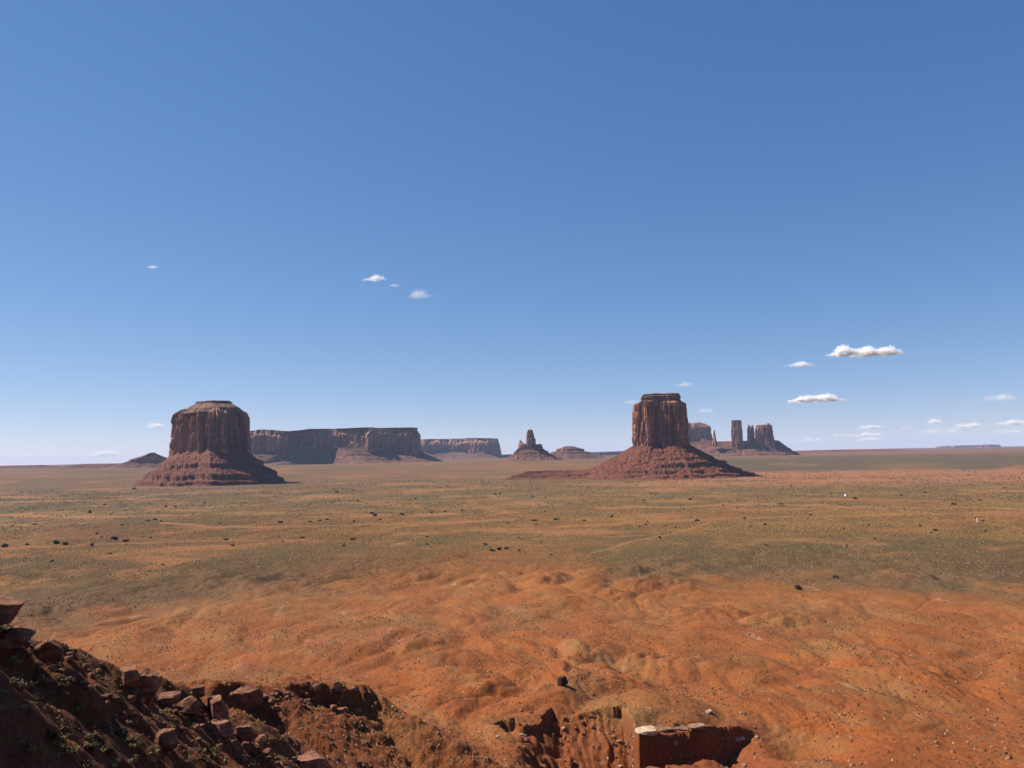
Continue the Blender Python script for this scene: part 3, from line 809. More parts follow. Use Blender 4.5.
# --- the group behind the right butte
def castle_group():
    # common ridge the pillars stand on
    f = Frame(745, 8000)
    V, Fq = talus(f, [(-62, 2), (-30, -2), (0, -2), (30, -2), (34, 8), (-50, 10)], [(-110, 10), (-60, -24), (-20, -30), (20, -28), (46, -16), (62, 0), (50, 30), (-60, 40)], f.z(441), f.z(457.5) - 8, 420, 70, 91, 1.2, 11, ((f.z(451), 14, 0.2), (f.z(455), 10, 0.1)), 4, (-5, 2))
    o = link("rubble_ridge", mesh_np("rubble_ridge", V, Fq), M_FAR_TALUS, None, f.base)
    tag(o, "long rubble ridge under the thin stone pillars behind the tall butte", "ridge", None, "structure")
    def pil(name, label, x, O, prof, seed, tv=4.0, c=None, group=None):
        g = Frame(x, 7950)
        V, Fq = tower(g, O, [(g.z(y), s) for y, s in prof], 200, 60, seed, 26, 7, 10, 2.5, tv, c)
        o = link(name, mesh_np(name, V, Fq), M_CLIFF, None, g.base)
        tag(o, label, "butte" if "butte" in name else "pillar", group)
    pil("rock_pillar", "tall straight-sided square pillar, alone left of the two thin needles", 737.5, [(-5.6, 4), (-5, -4), (1, -5), (5.6, -3), (6, 5), (0, 7)], [(452, 1.25), (443, 1.12), (440, 1.0), (430, 0.93), (421.5, 0.85), (420.2, 0.78)], 101)
    pil("rock_needle", "left one of the two thin stone needles, slightly taller", 750.2, [(-2, 2), (-1.5, -2), (1.6, -2), (2, 2)], [(452, 1.6), (444, 1.25), (436, 1.0), (428, 0.85), (425.2, 0.5)], 102, 2)
    pil("rock_needle", "right one of the two thin stone needles, next to the small butte", 753.6, [(-2, 2), (-1.4, -2), (1.5, -2), (2, 2)], [(452, 1.6), (444, 1.3), (437, 1.0), (428, 0.8), (425.4, 0.5)], 103, 2)
    pil("narrow_butte", "narrow dark butte with a raised right corner, right of the thin needles", 765, [(-9, 4), (-8, -4), (0, -5), (8, -4), (9.6, 2), (8, 9), (-6, 9)], [(455, 1.7), (449, 1.38), (443, 1.16), (438, 1.05), (430, 0.97), (426, 0.93), (424.8, 0.86)], 104, 5)
    pil("rock_horn", "small horn of rock on the right corner of the narrow dark butte", 769.6, [(-1.8, 3), (-1.5, -2), (1.5, -2), (1.8, 3)], [(432, 1.2), (426, 1.1), (424, 0.9), (423.2, 0.6)], 105, 1)
    pil("rock_needle", "tiny lone stone needle between the blocky mesa and the square pillar", 715.2, [(-1.6, 2), (-1.2, -2), (1.2, -2), (1.6, 2)], [(446, 2.0), (440, 1.2), (436, 0.8), (432, 0.45), (429.8, 0.2)], 106, 1)
    # blocky mesa partly hidden by the right butte
    g = Frame(694, 9600)
    root = thing("blocky_mesa", "blocky hazy mesa showing just past the right edge of the tall butte", "mesa", g.base)
    O = [(-22, 6), (-18, -4), (-6, -5), (-4, -1), (0, -3), (10, -4), (17, -3), (19, 6), (10, 16), (-14, 16)]
    part("cliff", tower(g, O, [(g.z(446), 1.05), (g.z(439), 1.0), (g.z(430), 0.97), (g.z(427), 0.94), (g.z(425.8), 0.82), (g.z(424.2), 0.70), (g.z(423), 0.5)], 360, 60, 107, 40, 11, 18, 4, 6), M_CLIFF, root)
    part("talus", talus(g, grow(O, -4), [(-60, 8), (-30, -24), (10, -30), (40, -20), (56, 4), (30, 40), (-30, 40)], g.z(437), g.z(456) - 8, 300, 60, 109, 1.2, 12, (), 4, (0, 4)), M_FAR_TALUS, root)
castle_group()

def small_left_hill():
    f = Frame(148, 7000)
    root = thing("low_outcrop", "low dark jagged outcrop on the skyline just left of the broad butte", "outcrop", f.base)
    z = f.z
    part("cliff", tower(f, [(-21, 4), (-18, -2), (-4, -3), (8, -3), (24, 0), (26, 8), (0, 12)], [(z(470), 1.1), (z(463), 1.0), (z(459.5), 0.9), (z(457.5), 0.62), (z(456), 0.4), (z(453.2), 0.12)], 260, 50, 111, 30, 9, 10, 4, 6, (5, 3)), M_CLIFF, root)
    part("talus", talus(f, rect(-20, 24, -1, 8), [(-56, 4), (-34, -14), (0, -18), (40, -16), (60, 6), (20, 34), (-30, 30)], z(461), z(469) - 8, 260, 50, 113, 1.1, 7, (), 3, (0, 4)), M_FAR_TALUS, root)
small_left_hill()

# --- far plateaus on the skyline
def plateau(name, label, x0, x1, D, ytop_l, ytop_r, ybase, seed, mat):
    xc = (x0 + x1) / 2; f = Frame(xc, D); w = (x1 - x0) / 2
    O = [(-w, 8), (-w * 0.9, 0), (-w * 0.3, -3), (w * 0.2, 1), (w * 0.7, -3), (w, 2), (w, 14), (0, 16), (-w, 14)]
    hor = lambda y, u: zpx(xc + u, y, D)
    zb = f.z(ybase); zt = f.z((ytop_l + ytop_r) / 2)
    V, Fq = tower(f, O, [(zb - 60, 1.05), (zb, 1.02), (zb + 0.4 * (zt - zb), 0.985), (zt - 0.12 * (zt - zb), 0.97), (zt, 0.95)], 420, 30, seed, 160, 40, 50, 6, 0.10 * abs(zt - zb))
    u = (V[:, :2] @ f.R) / f.k
    want = np.interp(u, [-w, w], [zpx(x0, ytop_l, D) - zt, zpx(x1, ytop_r, D) - zt])
    V[:, 2] += want * np.clip((V[:, 2] - zb) / (zt - zb), 0, 1)
    o = link(name, mesh_np(name, V, Fq), mat, None, f.base)
    tag(o, label, "plateau", None, "structure")
plateau("far_plateau", "long low plateau along the right skyline", 780, 1120, 24000, 451.5, 445.2, 455, 121, M_TALUS)
plateau("far_plateau", "low blue plateau step on the right skyline", 935, 1001, 27000, 446.4, 444.6, 451, 122, M_CLIFF)
def low_ridge(label, xc, D, inner, outer, yt, yb, seed):
    f = Frame(xc, D)
    V, Fq = talus(f, inner, outer, f.z(yt), f.z(yb), 360, 40, seed, 1.1, 14, (), 4, (0, 4))
    o = link("far_ridge", mesh_np("far_ridge", V, Fq), M_TALUS, None, f.base)
    tag(o, label, "ridge", None, "structure")
low_ridge("low mauve ridge on the left skyline", -20, 9500, rect(-70, 66, 0, 8), [(-130, 4), (-80, -22), (0, -26), (80, -20), (120, 4), (70, 36), (-70, 36)], 466.2, 470, 123)
low_ridge("low mauve rise on the left skyline running up to the outcrop", 118, 8600, rect(-36, 60, 0, 8), [(-96, 4), (-60, -18), (0, -24), (80, -20), (110, 4), (60, 36), (-60, 36)], 463.6, 468.5, 124)
low_ridge("low red rise on the skyline right of the stone pillars", 850, 11000, rect(-40, 20, 0, 8), [(-110, 4), (-60, -18), (0, -24), (60, -16), (90, 4), (50, 36), (-60, 36)], 449.6, 453, 126)
plateau("far_plateau", "gentle rise behind the central spire and dome", 470, 700, 16000, 456.0, 449.5, 460, 125, M_TALUS)

# ------------------------------------------------------------------ boulders
def rock_mesh(name, seed, dims=(1, 1, 1), planes=16, sub=4, rough=0.05, mat=None):
    r = np.random.default_rng(seed)
    import bmesh
    bm = bmesh.new(); bmesh.ops.create_icosphere(bm, subdivisions=sub, radius=1.0)
    V = np.array([v.co[:] for v in bm.verts]); Fq = np.array([[v.index for v in f.verts] for f in bm.faces]); bm.free()
    n = r.normal(size=(planes, 3)); n /= np.linalg.norm(n, axis=1)[:, None]
    n = np.vstack([n, np.eye(3), -np.eye(3)]); cdist = np.concatenate([r.uniform(0.55, 1.0, planes), r.uniform(0.6, 0.95, 6)])
    dots = V @ n.T
    rad = np.min(np.where(dots > 0.08, cdist / np.maximum(dots, 0.08), 9), axis=1)
    V = V * np.minimum(rad, 1.25)[:, None]
    nn = fbm(V[:, 0] * 2.3 + V[:, 2] * 1.7, V[:, 1] * 2.3 - V[:, 2] * 1.3, 6, seed, 0.62)
    V = V * (1 + rough * 2.2 * nn)[:, None]
    V /= np.ptp(V, axis=0) / 2
    V -= (V.max(0) + V.min(0)) / 2
    V = V * np.array(dims) * 0.5
    me = mesh_np(name, V, Fq, True)
    try:
        me.set_sharp_from_angle(angle=math.radians(32))
    except Exception:
        pass
    me.materials.append(mat or M_ROCK)
    return me

def boulder(name, label, x, y, wpx, hpx, seed, depth=1.0, sink=0.2, rot=0.0, planes=14, at=None, mat=None, cat="boulder", group=None, tilt=(0, 0), rough=0.075):
    """a rock whose foot stands where the ray of (x, y) meets the ground"""
    p = hit(x, y) if at is None else pix(x, y, at)
    s = p[1] / F
    k_ = 0.78 if (p[1] < 160 and x > 60 and seed not in (204, 205, 209, 215)) else 1.0
    w = wpx * s * k_; h = hpx * s * k_
    me = rock_mesh(name, seed, (w, w * depth, h), planes, 5 if wpx > 12 else 4, rough, mat)
    o = link(name, me, None, None, (p[0], p[1] + w * depth * 0.25, p[2] + h * (0.5 - sink)))
    o.rotation_euler = (tilt[0], tilt[1], rot)
    tag(o, label, cat, group)
    return o

boulder("overhanging_boulder", "flat-topped red boulder jutting out at the left picture edge, highest on the slope", -22, 626, 62, 25, 201, 0.9, 0.06, 0.3, 16)
boulder("boulder", "dark rounded block tucked beneath the overhanging flat-topped boulder", 6, 644, 40, 18, 202, 0.9, 0.25, 0.9)
boulder("boulder", "blocky red boulder with a sunlit left top, below the overhanging slab on the slope", 44, 662, 27, 24, 203, 0.9, 0.2, 0.5, 14)
boulder("boulder", "large dark egg-shaped boulder standing upright on the crest of the slope", 145, 704, 25, 39, 204, 0.9, 0.15, 0.2, 26)
boulder("boulder", "small lit chunk leaning on the left of the egg-shaped boulder", 128, 686, 15, 18, 205, 1.0, 0.2, 0.7, 9, None, M_ROCK)
boulder("boulder", "low flat red boulder just right of the egg-shaped boulder", 167, 704, 26, 17, 206, 1.0, 0.25, 0.1, 15)
boulder("boulder", "broad lit boulder in the heap right of the egg-shaped boulder", 184, 711, 30, 22, 207, 1.0, 0.25, 1.1, 15)
boulder("boulder", "small grey-red block on top of the heap right of the egg-shaped boulder", 196, 697, 17, 14, 208, 1.0, 0.2, 0.6, 15)
boulder("boulder", "wedge-shaped pointed boulder with a black shaded face on the crest", 217, 719, 24, 22, 209, 0.8, 0.15, 2.2, 5)
boulder("boulder", "long dark slab below the wedge-shaped boulder", 217, 739, 34, 22, 210, 0.7, 0.2, -0.5, 14)
boulder("boulder", "red block with a pink lit crown right of the long dark slab", 243, 742, 22, 24, 211, 0.9, 0.2, 0.4, 15)
boulder("boulder", "small bright-topped rock at the right end of the boulder line", 261, 746, 13, 14, 212, 0.9, 0.2, 0.9, 15)
boulder("boulder", "square lit red block alone in the middle of the shaded slope", 164, 748, 24, 26, 213, 1.0, 0.3, 0.8, 14)
boulder("boulder", "pointed red rock outcrop at the bottom edge under the far ridge", 312, 775, 46, 26, 214, 0.8, 0.2, 0.5, 15)
boulder("ridge_block", "big angular block on the far ridge, red on top and black in front", 240, 708, 38, 23, 215, 0.9, 0.30, 0.3, 15)
boulder("boulder", "lone black boulder on the open orange sand", 563, 686, 9.0, 9.5, 216, 0.9, 0.1, 0.5, 8, None, M_BLACK)
boulder("pale_stone", "white stone slab capping the corner of the black alcove", 646, 736, 20, 6.5, 217, 0.9, 0.35, 0.2, 9, None, M_PALE, "rock slab")
boulder("pale_stone", "thin pale slab on the sand right of the alcove", 740, 741, 11, 4, 218, 0.8, 0.3, 0.0, 8, None, M_PALE, "rock slab")
boulder("pale_stone", "pale flat rock in the little cluster behind the alcove", 709, 713, 8, 3.5, 219, 0.9, 0.3, 0.4, 8, None, M_PALE, "rock slab")
boulder("ledge_stone", "thin pale ledge slab on the alcove rim next to the white stone slab", 664, 731, 19, 3.6, 220, 0.7, 0.3, 0.1, 9, None, M_TAN, "rock slab")
boulder("ledge_stone", "middle one of the thin ledge slabs lining the alcove rim", 681, 730, 15, 3.2, 221, 0.7, 0.3, -0.1, 9, None, M_TAN, "rock slab")
boulder("ledge_stone", "rightmost of the thin ledge slabs lining the alcove rim", 697, 729, 17, 3.4, 222, 0.7, 0.3, 0.2, 9, None, M_TAN, "rock slab")

# many smaller rocks: one kind, copied
def scatter_rocks(name, label, group, pts, sizes, variants, cat="rock"):
    meshes = [rock_mesh(name, 300 + k, (1, rng.uniform(0.8, 1.2), rng.uniform(0.6, 0.85)), 10, 3, 0.06, mt) for k, mt in enumerate(variants)]
    first = None
    for i, ((x, y), w) in enumerate(zip(pts, sizes)):
        p = hit(x, y)
        if p is None: continue
        o = bpy.data.objects.new(name, meshes[i % len(meshes)]); COL.objects.link(o)
        s = w * p[1] / F
        o.scale = (s, s, s * rng.uniform(0.7, 1.1)); o.rotation_euler = (rng.uniform(-.2, .2), rng.uniform(-.2, .2), rng.uniform(0, 6.28))
        o.location = (p[0], p[1], p[2] + 0.18 * s)
        tag(o, label, cat, group)

def seg_pts(poly, n, jx, jy):
    poly = np.array(poly, float)
    L = np.concatenate([[0], np.cumsum(np.hypot(*np.diff(poly, axis=0).T))])
    t = rng.random(n) * L[-1]
    return list(zip(np.interp(t, L, poly[:, 0]) + rng.normal(0, jx, n), np.interp(t, L, poly[:, 1]) + np.abs(rng.normal(0, jy, n)) ))

crest_px = [(30, 640), (60, 652), (100, 668), (140, 692), (200, 708), (260, 742), (300, 762)]
P = seg_pts(crest_px, 165, 6, 24)
scatter_rocks("slope_rock", "small red rock among many strewn down the shaded near slope", "small rocks on the near slope", P, 2.2 + 7.0 * rng.random(len(P)) ** 2, [M_ROCK] * 5)
P = [(rng.uniform(262, 378), rng.uniform(685, 712)) for _ in range(46)]
scatter_rocks("rim_rock", "small dark rock among many along the crumbling far ridge rim", "rocks along the far ridge rim", P, rng.uniform(3, 8, len(P)), [M_ROCK] * 4)
P = [(634 - 30 * rng.random() ** 2, rng.uniform(726, 768)) for _ in range(34)] + [(rng.uniform(560, 610), rng.uniform(720, 766)) for _ in range(14)] + [(rng.uniform(488, 600), rng.uniform(704, 742)) for _ in range(34)] + [(rng.uniform(640, 745), rng.uniform(724, 768)) for _ in range(26)]
scatter_rocks("gully_rock", "small pale rock among many lying on the gully bank", "rocks on the gully bank", P, 1.3 + 3.6 * rng.random(len(P)) ** 2, [M_ROCK, M_TAN, M_ROCK, M_PALE])
P = [(rng.uniform(690, 770), rng.uniform(705, 765)) for _ in range(14)] + [(rng.uniform(850, 1020), rng.uniform(742, 767)) for _ in range(22)]
scatter_rocks("sand_rock", "small pale rock among many scattered on the lower right sand", "rocks on the lower right sand", P, 1.4 + 3.2 * rng.random(len(P)) ** 2, [M_ROCK, M_TAN])

# ------------------------------------------------------------------ shrubs
def leaf_cloud(n, r, seed, flat=0.75, leaf=0.12, cols=((.10, .095, .035), (.16, .15, .065), (.05, .055, .022))):
    """foliage as many small leaf faces spread through clumps"""
    g = np.random.default_rng(seed)
    k = max(4, n // 45)
    cc = g.normal(size=(k, 3)) * r * np.array([0.45, 0.45, 0.28]) ; cc[:, 2] = np.abs(cc[:, 2]) + 0.25 * r
    id_ = g.integers(0, k, n)
    p = cc[id_] + g.normal(size=(n, 3)) * r * 0.2
    p[:, 2] = np.abs(p[:, 2]) * flat + 0.02
    a = g.normal(size=(n, 3)); a /= np.linalg.norm(a, axis=1)[:, None]
    b = np.cross(a, g.normal(size=(n, 3))); b /= np.linalg.norm(b, axis=1)[:, None]
    s = leaf * r * g.uniform(0.6, 1.5, n)[:, None]
    V = np.stack([p - a * s, p + b * s * 0.7, p + a * s, p - b * s * 0.7], 1).reshape(-1, 3)
    Fq = np.arange(4 * n).reshape(-1, 4)
    c = np.array(cols)[g.choice(len(cols), k)][id_] * g.uniform(0.75, 1.25, (n, 1))
    return V, Fq, np.repeat(c, 4, 0)

def stems(r, seed, n=6):
    g = np.random.default_rng(seed); V = []; Fq = []
    for k in range(n):
        a = g.uniform(0, 6.28); tip = np.array([math.cos(a) * r * 0.5, math.sin(a) * r * 0.5, r * 0.5])
        w = 0.03 * r; b = len(V)
        for q, ww in ((np.zeros(3), w), (tip, w * 0.4)):
            for t in range(3):
                V.append(q + ww * np.array([math.cos(t * 2.09), math.sin(t * 2.09), 0]))
        for t in range(3):
            Fq.append([b + t, b + (t + 1) % 3, b + 3 + (t + 1) % 3, b + 3 + t])
    return np.array(V), np.array(Fq)

M_STEM = mat_plain("shrub_stem", (0.12, 0.08, 0.05))
def shrub_proto(name, label, cat, group, n, seed, cols, leaf=0.12, flat=0.75):
    root = thing(name, label, cat, (0, 0, 0), group)
    V, Fq, c = leaf_cloud(n, 1.0, seed, flat, leaf, cols)
    link("foliage", mesh_np("foliage", V, Fq, False, c), M_SCRUB, root)
    V, Fq = stems(1.0, seed)
    link("stem", mesh_np("stem", V, Fq), M_STEM, root)
    return root

PAL_SAGE = ((.20, .145, .06), (.28, .21, .10), (.12, .085, .036))
PAL_DARK = ((.045, .040, .018), (.07, .06, .026), (.03, .027, .012))
PAL_GREY = ((.24, .19, .10), (.32, .26, .15), (.16, .12, .06))
def plant_shrubs():
    kinds = []
    for k, (pal, nm, lab) in enumerate(((PAL_SAGE, "sage_shrub", "olive green sage shrub among many on the near left slope"), (PAL_DARK, "dark_shrub", "dark leafy shrub among several on the near left slope"), (PAL_GREY, "grey_shrub", "pale grey dry shrub among several on the near left slope"))):
        kinds.append((nm, lab, pal))
    slope = [(rng.uniform(0, 300), rng.uniform(625, 766)) for _ in range(900)]
    n = 0; protos = {}
    for (x, y) in slope:
        p = hit(x, y)
        if p is None or p[1] > 125 or n >= 150: continue
        if p[2] < S_0 + S_A * p[0] + S_B * p[1] - 4: continue
        ki = rng.choice(3, p=[0.78, 0.12, 0.10])
        nm, lab, pal = kinds[ki]
        v = int(rng.integers(0, 3))
        s = rng.uniform(0.14, 0.46) * (1.25 if ki == 1 else 1.0)
        loc = (p[0], p[1], p[2] - 0.05)
        key = (ki, v)
        if key not in protos:
            o = shrub_proto(nm, lab, "shrub", nm.replace("_", " ") + "s on the near slope", 420, 500 + ki * 10 + v, pal, 0.10)
            o.location = loc; o.scale = (s, s, s * 0.85); o.rotation_euler = (0, 0, rng.uniform(0, 6.28))
            protos[key] = o
        else:
            copy_thing(protos[key], loc, rng.uniform(0, 6.28), (s, s, s * rng.uniform(0.7, 1.0)))
        n += 1
plant_shrubs()

# dark bushes that dot the plain
def plain_bushes():
    protos = [shrub_proto("juniper_bush", "small dark juniper bush among many dotting the scrub plain", "bush", "juniper bushes on the plain", 260, 600 + k, PAL_DARK, 0.17, 0.95) for k in range(3)]
    used = [False] * 3
    # bushes one can pick out in the photograph
    spots = [(5, 547, 6), (55, 544, 7), (65, 545, 6), (92, 546, 5), (125, 542, 5), (115, 540, 6), (27, 545, 4), (163, 565, 3), (52, 562, 3), (110, 554, 3), (122, 525, 3), (35, 525, 3),
             (148, 521, 3), (155, 520, 4), (161, 522, 3), (166, 507, 3), (176, 507, 3), (205, 503, 3), (226, 540, 4), (233, 546, 3), (281, 523, 5), (302, 538, 4), (310, 522, 3), (320, 521, 3), (327, 520, 3),
             (352, 540, 5), (372, 514, 4), (375, 516, 4), (402, 515, 4), (432, 513, 4), (445, 512, 3), (461, 511, 3), (485, 545, 5), (492, 551, 5), (500, 550, 5), (506, 549, 4), (519, 551, 3), (534, 521, 5), (556, 520, 5), (551, 555, 3),
             (584, 521, 3), (533, 497, 3), (690, 500, 3), (744, 519, 3), (751, 527, 3), (765, 525, 4), (797, 589, 8), (836, 578, 6), (855, 499, 4), (954, 505, 4), (660, 538, 3), (697, 521, 4), (935, 531, 4), (925, 493, 3),
             (500, 494, 3), (496, 495, 3), (415, 499, 3), (380, 520, 3), (357, 501, 3), (545, 512, 3), (612, 517, 3), (640, 527, 3)]
    for _ in range(150):
        x = rng.uniform(0, 1024); y = 486 + 62 * rng.random() ** 0.8
        if noise2(np.array([x / 90]), np.array([y / 25]), 5)[0] < -0.05: continue
        spots.append((x, y, rng.uniform(1.4, 3.0)))
    for i, (x, y, w) in enumerate(spots):
        p = hit(x, y, 400)
        if p is None: continue
        s = w * p[1] / F * 0.62
        loc = (p[0], p[1], p[2] - 0.1 * s); k = i % 3
        if not used[k]:
            o = protos[k]; o.location = loc; o.scale = (s, s, s * 0.8); used[k] = True
        else:
            copy_thing(protos[k], loc, rng.uniform(0, 6.28), (s, s, s * rng.uniform(0.6, 0.95)))
plain_bushes()

# low scrub that nobody could count
def blobs(name, X, Y, S, cols, mat, label, hz=0.7):
    n = len(X)
    Z = terrain(X, Y)
    base = np.array([[1, 0, 0], [0.3, .95, 0], [-.8, .6, 0], [-.8, -.6, 0], [.3, -.95, 0], [0.1, 0.05, 1.0]])
    th = rng.random(n) * 6.28; c, s = np.cos(th), np.sin(th)
    j = rng.uniform(0.65, 1.3, (n, 6, 1))
    B = base[None] * j
    vx = (B[..., 0] * c[:, None] - B[..., 1] * s[:, None]) * S[:, None] + X[:, None]
    vy = (B[..., 0] * s[:, None] + B[..., 1] * c[:, None]) * S[:, None] + Y[:, None]
    vz = B[..., 2] * S[:, None] * 2 * hz + Z[:, None] - 0.1 * S[:, None]
    V = np.stack([vx, vy, vz], -1).reshape(-1, 3)
    t = np.array([[0, 1, 5], [1, 2, 5], [2, 3, 5], [3, 4, 5], [4, 0, 5]])
    Fq = (np.arange(n)[:, None, None] * 6 + t[None]).reshape(-1, 3)
    me = mesh_np(name, V, Fq, False, np.repeat(cols, 6, 0))
    tag(link(name, me, mat), label, None, None, "stuff")

def scrub():
    n = 150000
    r = np.sqrt(rng.uniform(430 ** 2, 1700 ** 2, n)); th = rng.uniform(-0.72, 0.72, n)
    X = r * np.sin(th); Y = r * np.cos(th); R = np.hypot(X * 0.75, Y)
    v = 456 + CAMZ * F / R + 14 * fbm(X / 140, Y / 140, 3, 71) + np.interp(X / R, SB_X, SB_Y)
    dens = 0.06 + 0.94 * (1 - sstep(560, 592, v)) * (0.5 + 0.9 * sstep(-0.3, 0.4, fbm(X / 120, Y / 160, 3, 90)))
    k = rng.random(n) < dens * (1 - 0.9 * belts(X, Y)[5])
    X, Y, r, v = X[k], Y[k], r[k], v[k]; n = len(X)
    pal = np.array([[.062, .041, .018], [.088, .057, .025], [.19, .120, .052], [.24, .155, .072], [.032, .022, .011]])
    cols = pal[rng.choice(5, n, p=[.26, .24, .24, .11, .15])] * rng.uniform(0.8, 1.2, (n, 1))
    dk = sstep(533, 541, v) * (X / r > 0.08)
    cols = cols * (1 - 0.15 * dk)[:, None]
    lf = (0.3 + 0.7 * sstep(0.1, -0.35, X / r))[:, None]
    cols = cols * (1 - lf * (1 - np.array([.84, .76, .70])))
    S = rng.uniform(0.25, 0.75, n) * (0.8 + r / 2600)
    blobs("desert_scrub", X, Y, S, cols, M_SCRUB, "low grey green and straw scrub over the plain")
    n = 170000
    r = np.sqrt(rng.uniform(1600 ** 2, 4300 ** 2, n)); th = rng.uniform(-0.70, 0.70, n)
    X = r * np.sin(th); Y = r * np.cos(th)
    bl = belts(X, Y)
    k = rng.random(n) < (0.10 + 0.75 * sstep(-0.25, 0.4, fbm(X / 90, Y / 400, 4, 94) - 0.5 * bl[4])) * (1 - 0.92 * bl[5]) * (1 - 0.9 * sstep(2400, 4200, r))
    X, Y, r = X[k], Y[k], r[k]; n = len(X)
    cols = np.array([[.060, .044, .022], [.085, .058, .028], [.16, .105, .052], [.19, .125, .068], [.036, .026, .015]])[rng.choice(5, n, p=[.28, .26, .2, .08, .18])] * rng.uniform(0.8, 1.2, (n, 1))
    blobs("distant_scrub", X, Y, rng.uniform(0.5, 1.5, n) * (0.6 + r / 2600), cols, M_SCRUB, "distant scrub flecking the far plain")
    n = 80000
    r = np.sqrt(rng.uniform(190 ** 2, 600 ** 2, n)); th = rng.uniform(-0.72, 0.72, n)
    X = r * np.sin(th); Y = r * np.cos(th)
    k = rng.random(n) < 0.22 + 0.7 * sstep(-0.05, 0.4, fbm(X / 40, Y / 40, 3, 92))
    X, Y = X[k], Y[k]; n = len(X)
    pal = np.array([[.055, .030, .014], [.085, .052, .022], [.14, .055, .03], [.26, .15, .09], [.04, .02, .012]])
    cols = pal[rng.choice(5, n, p=[.3, .25, .2, .08, .17])] * rng.uniform(0.8, 1.2, (n, 1))
    blobs("sparse_tufts", X, Y, rng.uniform(0.14, 0.50, n) * rng.uniform(0.7, 1.3, n), cols, M_SCRUB, "sparse dry tufts and stones over the orange badlands")
    # pebbles and grass clumps on the near slopes
    n = 22000
    X = rng.uniform(-62, 10, n); Y = rng.uniform(30, 190, n)
    pal = np.array([[.15, .055, .030], [.20, .10, .06], [.10, .04, .02], [.15, .11, .045], [.10, .075, .033]])
    cols = pal[rng.choice(5, n, p=[.28, .12, .2, .22, .18])] * rng.uniform(0.8, 1.2, (n, 1))
    blobs("slope_gravel", X, Y, (0.03 + 0.12 * rng.random(n) ** 2.5) * np.clip(Y / 70, 0.5, 2.2), cols, M_GRAVEL, "loose gravel and dry grass on the near slopes")
scrub()

# ------------------------------------------------------------------ small man-made things on the plain
def box_np(x0, x1, y0, y1, z0, z1):
    V = np.array([[x, y, z] for z in (z0, z1) for y in (y0, y1) for x in (x0, x1)], float)
    return V, np.array([[0, 2, 3, 1], [4, 5, 7, 6], [0, 1, 5, 4], [2, 6, 7, 3], [0, 4, 6, 2], [1, 3, 7, 5]])

def shelter():
    p = hit(780.5, 506, 400)
    root = thing("shade_shelter", "tiny dark flat-roofed open shelter on posts out on the plain", "shelter", tuple(p))
    M_R = mat_plain("shelter_roof_boards", (0.035, 0.022, 0.015)); M_P = mat_plain("shelter_post_wood", (0.10, 0.065, 0.045))
    V, Fq = box_np(-5.6, 5.6, -3.6, 3.6, 4.0, 5.3)
    link("roof", mesh_np("roof", V, Fq, False), M_R, root)
    for x in (-5, 0, 5):
        for y in (-3.1, 3.1):
            V, Fq = box_np(x - 0.28, x + 0.28, y - 0.28, y + 0.28, -1, 3.99)
            link("post", mesh_np("post", V, Fq, False), M_P, root)
shelter()

def tent():
    p = hit(845.5, 496, 400)
    root = thing("white_tent", "tiny white pointed tent on the far plain", "tent", tuple(p))
    V = np.array([[math.cos(k * math.pi / 4) * r, math.sin(k * math.pi / 4) * r, z] for r, z in ((3.2, -0.3), (2.9, 1.2), (0.12, 5.6)) for k in range(8)])
    Fq = np.array([[a * 8 + k, a * 8 + (k + 1) % 8, (a + 1) * 8 + (k + 1) % 8, (a + 1) * 8 + k] for a in range(2) for k in range(8)])
    link("canvas", mesh_np("canvas", V, Fq, False), mat_plain("white_canvas", (0.78, 0.76, 0.72), 0.05), root)
    V, Fq = box_np(-0.07, 0.07, -0.07, 0.07, 5.4, 6.3)
    link("pole", mesh_np("pole", V, Fq, False), mat_plain("tent_pole_wood", (0.2, 0.14, 0.09)), root)
tent()

def white_post():
    p = hit(977.3, 522.5, 400)
    V = np.array([[math.cos(k * math.pi / 5) * r, math.sin(k * math.pi / 5) * r, z] for r, z in ((0.55, -0.5), (0.5, 3), (0.42, 6.0), (0.15, 6.8)) for k in range(10)])
    Fq = np.array([[a * 10 + k, a * 10 + (k + 1) % 10, (a + 1) * 10 + (k + 1) % 10, (a + 1) * 10 + k] for a in range(3) for k in range(10)])
    cap = np.arange(30, 40)[None]
    o = link("white_post", mesh_np("white_post", V, [Fq, cap]), mat_plain("white_painted_post", (0.8, 0.76, 0.7), 0.05), None, tuple(p))
    tag(o, "thin white upright post by the dirt track on the right", "post")
white_post()

# ------------------------------------------------------------------ clouds
def mat_cloud(name, alpha):
    mt, n, l, p = new_mat(name)
    n.remove(p)
    df = N(n, "ShaderNodeBsdfDiffuse"); df.inputs[0].default_value = (0.95, 0.94, 0.93, 1)
    tr = N(n, "ShaderNodeBsdfTranslucent"); tr.inputs[0].default_value = (0.95, 0.94, 0.93, 1)
    m1 = N(n, "ShaderNodeMixShader"); m1.inputs[0].default_value = 0.5
    l.new(df.outputs[0], m1.inputs[1]); l.new(tr.outputs[0], m1.inputs[2])
    tp = N(n, "ShaderNodeBsdfTransparent")
    m2 = N(n, "ShaderNodeMixShader"); m2.inputs[0].default_value = alpha
    l.new(tp.outputs[0], m2.inputs[1]); l.new(m1.outputs[0], m2.inputs[2])
    l.new(m2.outputs[0], n["Material Output"].inputs["Surface"])
    return mt
MC = [mat_cloud("cloud_dense", 0.11), mat_cloud("cloud_thin", 0.05), mat_cloud("cloud_wisp", 0.018)]

